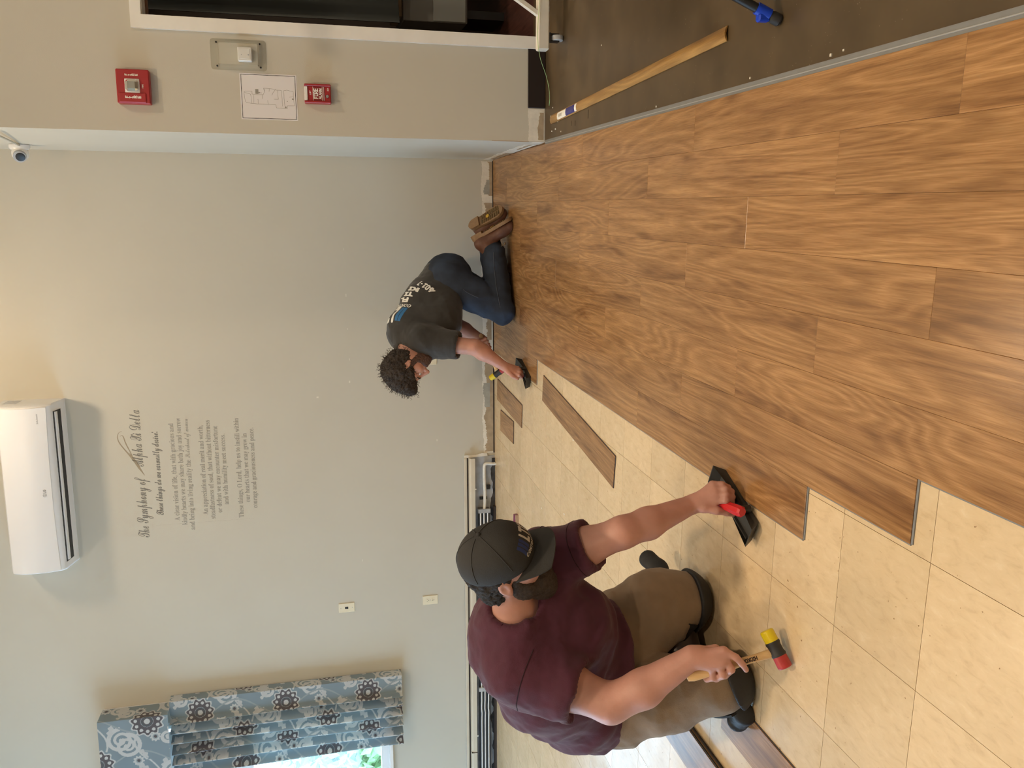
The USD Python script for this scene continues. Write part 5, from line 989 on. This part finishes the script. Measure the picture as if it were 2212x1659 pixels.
# his mallet and float
c0 = V3(A['hm1']); mt = thing('mallet', 'wooden mallet with yellow and red tips in the hand of the person in maroon', 'mallet', (c0[0], c0[1], 0)); o_ = np.array([c0[0], c0[1], 0])
hd_, u_, ax_, sd_ = mallet(mt, V3(A['hm0'])-o_, c0-o_, V3(A['hmy'])-o_+[0, 0, 0.0], V3(A['hmr'])-o_+[0, 0, 0.012], 0.0205)
wd_ = lettering('HICKORY', width=0.052, height=0.010, bold=3); Tm = np.eye(4); toc = np.array([0, 0, EYE])-c0; toc = toc-u_*(toc@u_); toc /= np.linalg.norm(toc); vy = np.cross(toc, u_); sgn_ = 1
Tm[:3, 0], Tm[:3, 1], Tm[:3, 2], Tm[:3, 3] = -u_, -vy, toc, (c0-o_) - u_*0.055 + vy*0.004 + toc*0.0118; wd_.apply_transform(Tm); obj('lettering', wd_, 'boot_dark', hd_)
fc = np.array([-0.898, 2.245, 0.0052]); ft_ = thing('hand_float', 'black hand float with a red handle under the near hand of the person in maroon', 'float', fc); float_tool(ft_, (0, 0, 0), math.atan2(-0.241, -0.106), V3(A['th0'])-fc, V3(A['th1'])-fc)

# ================================================================ the person in black
Bh = Head(B['head'], FB, UB, 1.03); pb_ = thing('person', 'person in a black printed shirt and blue jeans kneeling bent forward by the wall', 'person', (0, 0, 0))
sk = Solid(); Bh.face(sk)
sk.cap(Bh.p(-0.03, -0.05, 0), B['neck1'], 0.064, 0.066, 0.03).cap(B['neck1'], B['chest'], 0.07, 0.11, 0.05).cap(B['chest'], B['mid'], 0.11, 0.125, 0.05).cap(B['mid'], B['pelv'], 0.125, 0.12, 0.05)
sk.cap(B['chest'], B['shL'], 0.09, 0.066, 0.04).cap(B['chest'], B['shR'], 0.09, 0.066, 0.04)
for sd in 'LR':
    a, e, w_ = V3(B['sh'+sd]), V3(B['el'+sd]), V3(B['wr'+sd]); f_ = e+(w_-e)*0.28
    sk.cap(a, a+(e-a)*0.5, 0.064, 0.056, 0.03).cap(a+(e-a)*0.5, e, 0.056, 0.048, 0.03).cap(e, f_, 0.048, 0.049, 0.02).cap(f_, w_, 0.049, 0.030, 0.02)
w_ = V3(B['wrL'])
for f_ in ('i', 'm', 'r', 'p'):
    sk.cap(w_, B[f_+'0'], 0.019, 0.0135, 0.016).chain([B[f_+str(i)] for i in range(3)], 0.005)
sk.cap(w_, B['t0'], 0.022, 0.016, 0.014).chain([B['t'+str(i)] for i in range(3)], 0.006)
# the other fist on the mallet handle
hu = V3(B['hm1'])-V3(B['hm0']); hu /= np.linalg.norm(hu); toC = np.array([0, 0, EYE])-V3(B['hdR']); toC -= hu*(toC@hu); toC /= np.linalg.norm(toC); hv = np.cross(hu, toC); gc = V3(B['hm0'])+hu*0.075
if hv[2] > 0: hv = -hv
sk.cap(B['wrR'], gc-toC*0.02-hv*0.03, 0.030, 0.030, 0.02)
for i in range(4):
    q = gc+hu*(0.033-0.022*i); ch = [q-toC*0.020-hv*0.028, q+toC*0.024-hv*0.016, q+toC*0.022+hv*0.018, q-toC*0.004+hv*0.026]; rr = (0.0118, 0.0112, 0.0104, 0.0095)
    sk.chain([tuple(p_)+(r_,) for p_, r_ in zip(ch, rr)], 0.005)
sk.chain([tuple(gc+hu*0.030-toC*0.022-hv*0.02)+(0.014,), tuple(gc+hu*0.055+toC*0.006-hv*0.022)+(0.012,), tuple(gc+hu*0.062+toC*0.022+hv*0.002)+(0.010,)], 0.006)
for sd in 'LR': sk.cap(B['hip'+sd], B['kn'+sd], 0.09, 0.055, 0.03).cap(B['kn'+sd], B['an'+sd], 0.055, 0.042, 0.02).cap(B['pelv'], B['hip'+sd], 0.11, 0.09, 0.04).cap(B['an'+sd], B['he'+sd], 0.042, 0.035, 0.02).cap(B['he'+sd], B['to'+sd], 0.035, 0.028, 0.02)
obj('body', soften(sk.mesh(0.0052), 3), 'skin_far', pb_, smooth=True)
for s in (-1, 1):
    ey = trimesh.creation.icosphere(2, 0.0118*Bh.k); ey.apply_translation(Bh.p(0.0752, 0.0030, 0.032*s)); e_ = obj('eye', ey, 'eye_white', pb_, smooth=True); ir = trimesh.creation.icosphere(2, 0.006*Bh.k); ir.apply_translation(Bh.p(0.0835, 0.0025, 0.0315*s)); obj('iris', ir, 'black', e_, smooth=True)
sh = Solid(); nkB = V3(B['neck1'])
sh.cap(nkB+(nkB-V3(B['chest']))*0.08, B['chest'], 0.084, 0.132, 0.05).cap(B['chest'], B['mid'], 0.132, 0.150, 0.06).cap(B['mid'], V3(B['pelv'])+[-0.02, 0, 0.02], 0.150, 0.152, 0.05).cap(V3(B['chest'])+[0.02, -0.01, -0.05], B['belly'], 0.115, 0.128, 0.06).cap(B['belly'], V3(B['belly'])*0.4+V3(B['pelv'])*0.6, 0.128, 0.12, 0.05)
uLB = V3(B['elL'])-V3(B['shL']); lL = np.linalg.norm(uLB); uLB /= lL; uRB = V3(B['elR'])-V3(B['shR']); uRB /= np.linalg.norm(uRB)
sh.cap(B['chest'], B['shL'], 0.115, 0.094, 0.05).cap(B['chest'], B['shR'], 0.115, 0.092, 0.05).cap(B['shL'], V3(B['shL'])+uLB*0.24, 0.094, 0.080, 0.05).cap(B['shR'], V3(B['shR'])+uRB*0.20, 0.092, 0.078, 0.05)
for p_, u_, r_e in ((V3(B['shL'])+uLB*0.205, uLB, 0.066), (V3(B['shR'])+uRB*0.17, uRB, 0.064)):
    sh.ell(p_+u_*0.13, np.eye(3), (0.13, 0.13, 0.13), 0.003, -1); sh.cap(p_-u_*0.035, p_+u_*0.05, r_e, r_e*1.03, 0.004, op=-1)
pd_ = V3(B['pelv'])-V3(B['mid']); pd_ /= np.linalg.norm(pd_); hemB = V3(B['pelv'])+pd_*0.045; sh.half(hemB, pd_*0.95+np.array([0, 0, -0.35]), 0.004)
hdB = Bh.c-nkB; hdB /= np.linalg.norm(hdB); sh.cap(nkB-hdB*0.03, nkB+hdB*0.09, 0.070, 0.078, 0.006, op=-1)
sbm = soften(sh.mesh(0.0075), 3); sbm = rumple(sbm, 0.007, 6, 61, (1, 1, 0.6)); sbm = along(sbm, V3(B['chest'])-V3(B['pelv'])+[0, 0, 0.3], 0.009, 48, 62); sbm = rumple(sbm, 0.0025, 17, 63); sbm = soften(sbm, 1)
shb = obj('shirt', sbm, 'shirt_black', pb_, smooth=True, label='black printed T-shirt')
# print on the back
spine = V3(B['chest'])-V3(B['pelv']); spine /= np.linalg.norm(spine); outb = np.array([-0.10, -0.42, 0.90]); outb -= spine*(outb@spine); outb /= np.linalg.norm(outb); exb = np.cross(spine, outb)
if exb[1] < 0: pass
cb = V3(B['chest'])*0.62+V3(B['mid'])*0.38+exb*0.080
def back(m_, name, mt_): obj(name, put_text(m_, cb, exb, spine, sbm, 0.0012), mt_, shb)
g_ = extr(unary_union([sg.box(-0.170, 0.02, -0.150, 0.125), sg.box(-0.147, 0.02, -0.128, 0.125)]), 0.0003); back(g_, 'print_bar', 'print_blue')
q = lettering('LTC', width=0.185, height=0.105, bold=5); q.apply_translation((-0.122, 0.02, 0)); back(q, 'print_letters', 'print_white')
q = lettering('CONTRACTING', width=0.27, height=0.022, bold=2); q.apply_translation((-0.180, -0.010, 0)); back(q, 'print_line', 'print_white')
for i, wtxt in enumerate(('FL', 'TI', 'KI')): q = lettering(wtxt, width=0.085, height=0.026, bold=6); q.apply_translation((-0.145-0.018*i, -0.052-0.042*i, 0)); back(q, 'print_line', 'print_white')
q = lettering('401-7', width=0.105, height=0.034, bold=4); q.apply_transform(trimesh.transformations.rotation_matrix(-0.25, (0, 0, 1))); q.apply_translation((-0.245, -0.170, 0)); back(q, 'print_number', 'print_white')
jb = Solid(); jb.cap(V3(B['pelv'])+[-0.05, -0.02, 0.02], B['pelv'], 0.13, 0.146, 0.05)
for sd in 'LR':
    md = V3(B['hip'+sd])*0.5+V3(B['kn'+sd])*0.5; ck = V3(B['an'+sd])
    jb.cap(B['pelv'], B['hip'+sd], 0.14, 0.122, 0.05).cap(B['hip'+sd], md, 0.124, 0.100, 0.04).cap(md, B['kn'+sd], 0.100, 0.080, 0.04).cap(B['kn'+sd], ck, 0.078, 0.070, 0.03)
jb.half((0, 0, 0.006), (0, 0, -1), 0.003)
jbm = soften(jb.mesh(0.0075), 3); jbm = rumple(jbm, 0.006, 7, 71); jbm = along(jbm, V3(B['knL'])-V3(B['anL']), 0.007, 75, 72); jbm.vertices[:, 2] = np.maximum(jbm.vertices[:, 2], 0.0058); jn = obj('jeans', jbm, 'denim', pb_, smooth=True, label='dark blue jeans')
def on_cloth(pts, tgt, off=0.002):
    out = []
    for p_ in pts:
        d_ = np.array([0, 0, EYE])-V3(p_); d_ /= np.linalg.norm(d_); l_, r_i, _ = tgt.ray.intersects_location([V3(p_)+d_*0.4], [-d_], multiple_hits=False)
        if len(l_): out.append(l_[0]+d_*off)
    return out
for a_, b_ in ((B['anL'], B['knL']), (V3(B['hipL'])*0.45+V3(B['knL'])*0.55, V3(B['hipL'])*0.75+V3(B['knL'])*0.25)):
    pts = on_cloth([V3(a_)*(1-t_)+V3(b_)*t_+np.array([0, 0, 0.012*math.sin(3*t_)]) for t_ in np.linspace(0, 0.95, 16)], jbm)
    if len(pts) > 3: obj('seam', tube(pts, 0.0022, 6), 'denim_seam', jn, smooth=True)
for sd in 'LR':
    he, ba, to, an = [V3(B[q+sd]) for q in ('he', 'ba', 'to', 'an')]; ax_ = to-he; ax_ /= np.linalg.norm(ax_); sole_n = he+(to-he)*0.5-an; sole_n -= ax_*(sole_n@ax_); sole_n /= np.linalg.norm(sole_n); 
    if sd == 'R': sole_n = sole_n*0.75+np.array([0.1, -0.85, 0.1]); sole_n -= ax_*(sole_n@ax_); sole_n /= np.linalg.norm(sole_n)
    wide = np.cross(ax_, sole_n)
    bo = Solid(); bo.cap(an, he-sole_n*0.01, 0.062, 0.052, 0.03).cap(he, ba, 0.050, 0.049, 0.03, sole_n, 1.15).cap(ba, to, 0.049, 0.040, 0.02, sole_n, 1.25).half(he+sole_n*0.034, sole_n, 0.004)
    bo.half((0, 0, 0.006), (0, 0, -1), 0.003); bt_ = obj('boot', soften(bo.mesh(0.006), 2), 'boot_brown', pb_, smooth=True, label='brown leather work boot')
    L_ = np.linalg.norm(to-he); xs = np.linspace(-0.052, L_+0.042, 40); wv = [0.0335+0.010*np.clip((x-0.02)/0.10, 0, 1) for x in xs]
    out = []
    for x, w0 in zip(xs, wv):
        e0 = 1-np.clip((xs[0]+0.04-x)/0.04, 0, 1)**2; e1 = 1-np.clip((x-(xs[-1]-0.06))/0.06, 0, 1)**2; out.append((x, w0*math.sqrt(max(e0*e1, 0.02))))
    poly = [(x, y) for x, y in out]+[(x, -y) for x, y in out[::-1]]
    ring = lambda n_, s_: [he+ax_*x+wide*y*s_+sole_n*n_ for x, y in poly]
    so = loft([ring(0.028, 1.0), ring(0.029, 1.10), ring(0.046, 1.10), ring(0.050, 1.04)]); so.vertices[:, 2] = np.maximum(so.vertices[:, 2], 0.006); obj('sole', so, 'boot_sole', bt_, smooth=30, label='tan rubber sole')
    hl = [(x, y) for x, y in out if x < 0.035]; hp_ = hl+[(x, -y) for x, y in hl[::-1]]; hr = lambda n_: [he+ax_*x+wide*y*1.06+sole_n*n_ for x, y in hp_]; obj('heel', loft([hr(0.049), hr(0.066)]), 'boot_sole', bt_, smooth=30)
    tr_ = []
    for i in range(9):
        x = 0.055+0.017*i
        if x < xs[-1]-0.02:
            y = np.interp(x, [o[0] for o in out], [o[1] for o in out])*0.9
            for s in (-1, 1): c_ = he+ax_*x+wide*y*0.5*s+sole_n*0.051; tr_.append(trimesh.creation.box((0.010, y*0.8, 0.008), transform=np.vstack([np.c_[np.stack([ax_, wide, sole_n], 1), c_], [0, 0, 0, 1]])))
    tm_ = trimesh.util.concatenate(tr_); tm_.vertices[:, 2] = np.maximum(tm_.vertices[:, 2], 0.0062); obj('tread', tm_, 'sole_tread', bt_, label='dark tread blocks'); obj('sole_badge', trimesh.creation.cylinder(0.013, 0.003, transform=np.vstack([np.c_[np.stack([ax_, wide, sole_n], 1), he+ax_*0.105+sole_n*0.0555], [0, 0, 0, 1]])), 'yellow_spot', bt_, label='round yellow sole badge')
    obj('lace', [tube(spline([an*0.5+he*0.5+ax_*(0.045+0.02*i)-sole_n*0.040+wide*0.03, an*0.45+he*0.55+ax_*(0.055+0.02*i)-sole_n*(0.046-0.004*i), an*0.5+he*0.5+ax_*(0.045+0.02*i)-sole_n*0.040-wide*0.03], 10), 0.003, 6) for i in range(4)], 'torn_paper', bt_)
ha = Solid(); Bh.e(ha, (-0.028, 0.048, 0), (0.114, 0.104, 0.094)); Bh.e(ha, (-0.055, -0.020, 0), (0.072, 0.075, 0.080), 0.03); Bh.e(ha, (0.030, 0.112, 0), (0.075, 0.042, 0.076), 0.03)
ha.half(Bh.p(0.030, 0, 0), Bh.F*1.0-Bh.U*0.75, 0.01); ha.half(Bh.p(-0.07, -0.062, 0), -Bh.U-Bh.F*0.5, 0.012)
for s in (-1, 1): Bh.e(ha, (0.006, -0.012, 0.095*s), (0.030, 0.040, 0.026), 0.006, -1)
hb = soften(ha.mesh(0.0045), 2); hb = rumple(hb, 0.009, 40, 81); hb = rumple(hb, 0.006, 95, 82); hro = obj('hair', hb, 'hair_brown', pb_, smooth=True, label='bushy wavy brown hair')
r2 = np.random.default_rng(9); src = hb.vertices[r2.choice(len(hb.vertices), 420, replace=False)]; lk = []
for v in src:
    d_ = v-Bh.p(-0.03, 0.03, 0); d_ /= np.linalg.norm(d_); t_ = np.cross(d_, r2.normal(size=3)); t_ /= np.linalg.norm(t_); l_ = r2.uniform(0.012, 0.032); lk.append(tube([v-d_*0.004, v+d_*l_*0.5+t_*0.006, v+d_*l_*0.85-t_*0.004, v+d_*l_+t_*0.008], [0.0016, 0.0014, 0.0011, 0.0006], 4))
obj('stray_locks', lk, 'hair_brown', hro, smooth=True, kind='stuff')
be = Solid(); Bh.e(be, (0.022, -0.050, 0), (0.076, 0.072, 0.0655)); Bh.e(be, (0.055, -0.096, 0), (0.038, 0.030, 0.040), 0.03)
be.half(Bh.p(0.05, -0.040, 0), Bh.U*1.0+Bh.F*0.25, 0.012); be.half(Bh.p(0.000, 0, 0), -Bh.F*1.0-Bh.U*0.1, 0.008); Bh.e(be, (0.104, -0.064, 0), (0.018, 0.007, 0.020), 0.004, -1); Bh.e(be, (0.120, -0.030, 0), (0.030, 0.030, 0.022), 0.006, -1)
for s in (-1, 1): Bh.e(be, (0.064, -0.022, 0.060*s), (0.040, 0.036, 0.030), 0.014, -1)
for s in (-1, 1): Bh.e(be, (0.014, -0.018, 0.0655*s), (0.014, 0.040, 0.007), 0.02)
bm = soften(be.mesh(0.0045), 2); bm = rumple(bm, 0.003, 90, 83); obj('beard', bm, 'beard_brown', pb_, smooth=True, label='short brown beard')
for s in (-1, 1): obj('eyebrow', tube([Bh.p(0.094, 0.024, 0.014*s), Bh.p(0.090, 0.030, 0.032*s), Bh.p(0.076, 0.027, 0.050*s)], [0.003, 0.0045, 0.002], 8), 'hair_brown', pb_, smooth=True)
for s in (-1, 1): obj('eyebrow', tube([Ah.p(0.094, 0.024, 0.014*s), Ah.p(0.090, 0.030, 0.032*s), Ah.p(0.076, 0.027, 0.050*s)], [0.003, 0.0045, 0.002], 8), 'hair_dark', pa, smooth=True)
c0 = V3(B['hm1']); o_ = np.array([c0[0], c0[1], 0]); mt = thing('mallet', 'wooden mallet with a yellow tip in the fist of the person in black', 'mallet', o_); mallet(mt, V3(B['hm0'])-o_, c0-o_, c0-o_+(V3(B['hmy'])-c0)*1.5, c0-o_+(V3(B['hmr'])-c0)*1.3, 0.020)
fc = np.array([-1.005, 4.955, 0.0052]); ft_ = thing('hand_float', 'black hand float with a red handle under the hand of the person in black', 'float', fc); float_tool(ft_, (0, 0, 0), math.atan2(-0.30, -0.086), V3(B['th0'])-fc, V3(B['th1'])-fc)
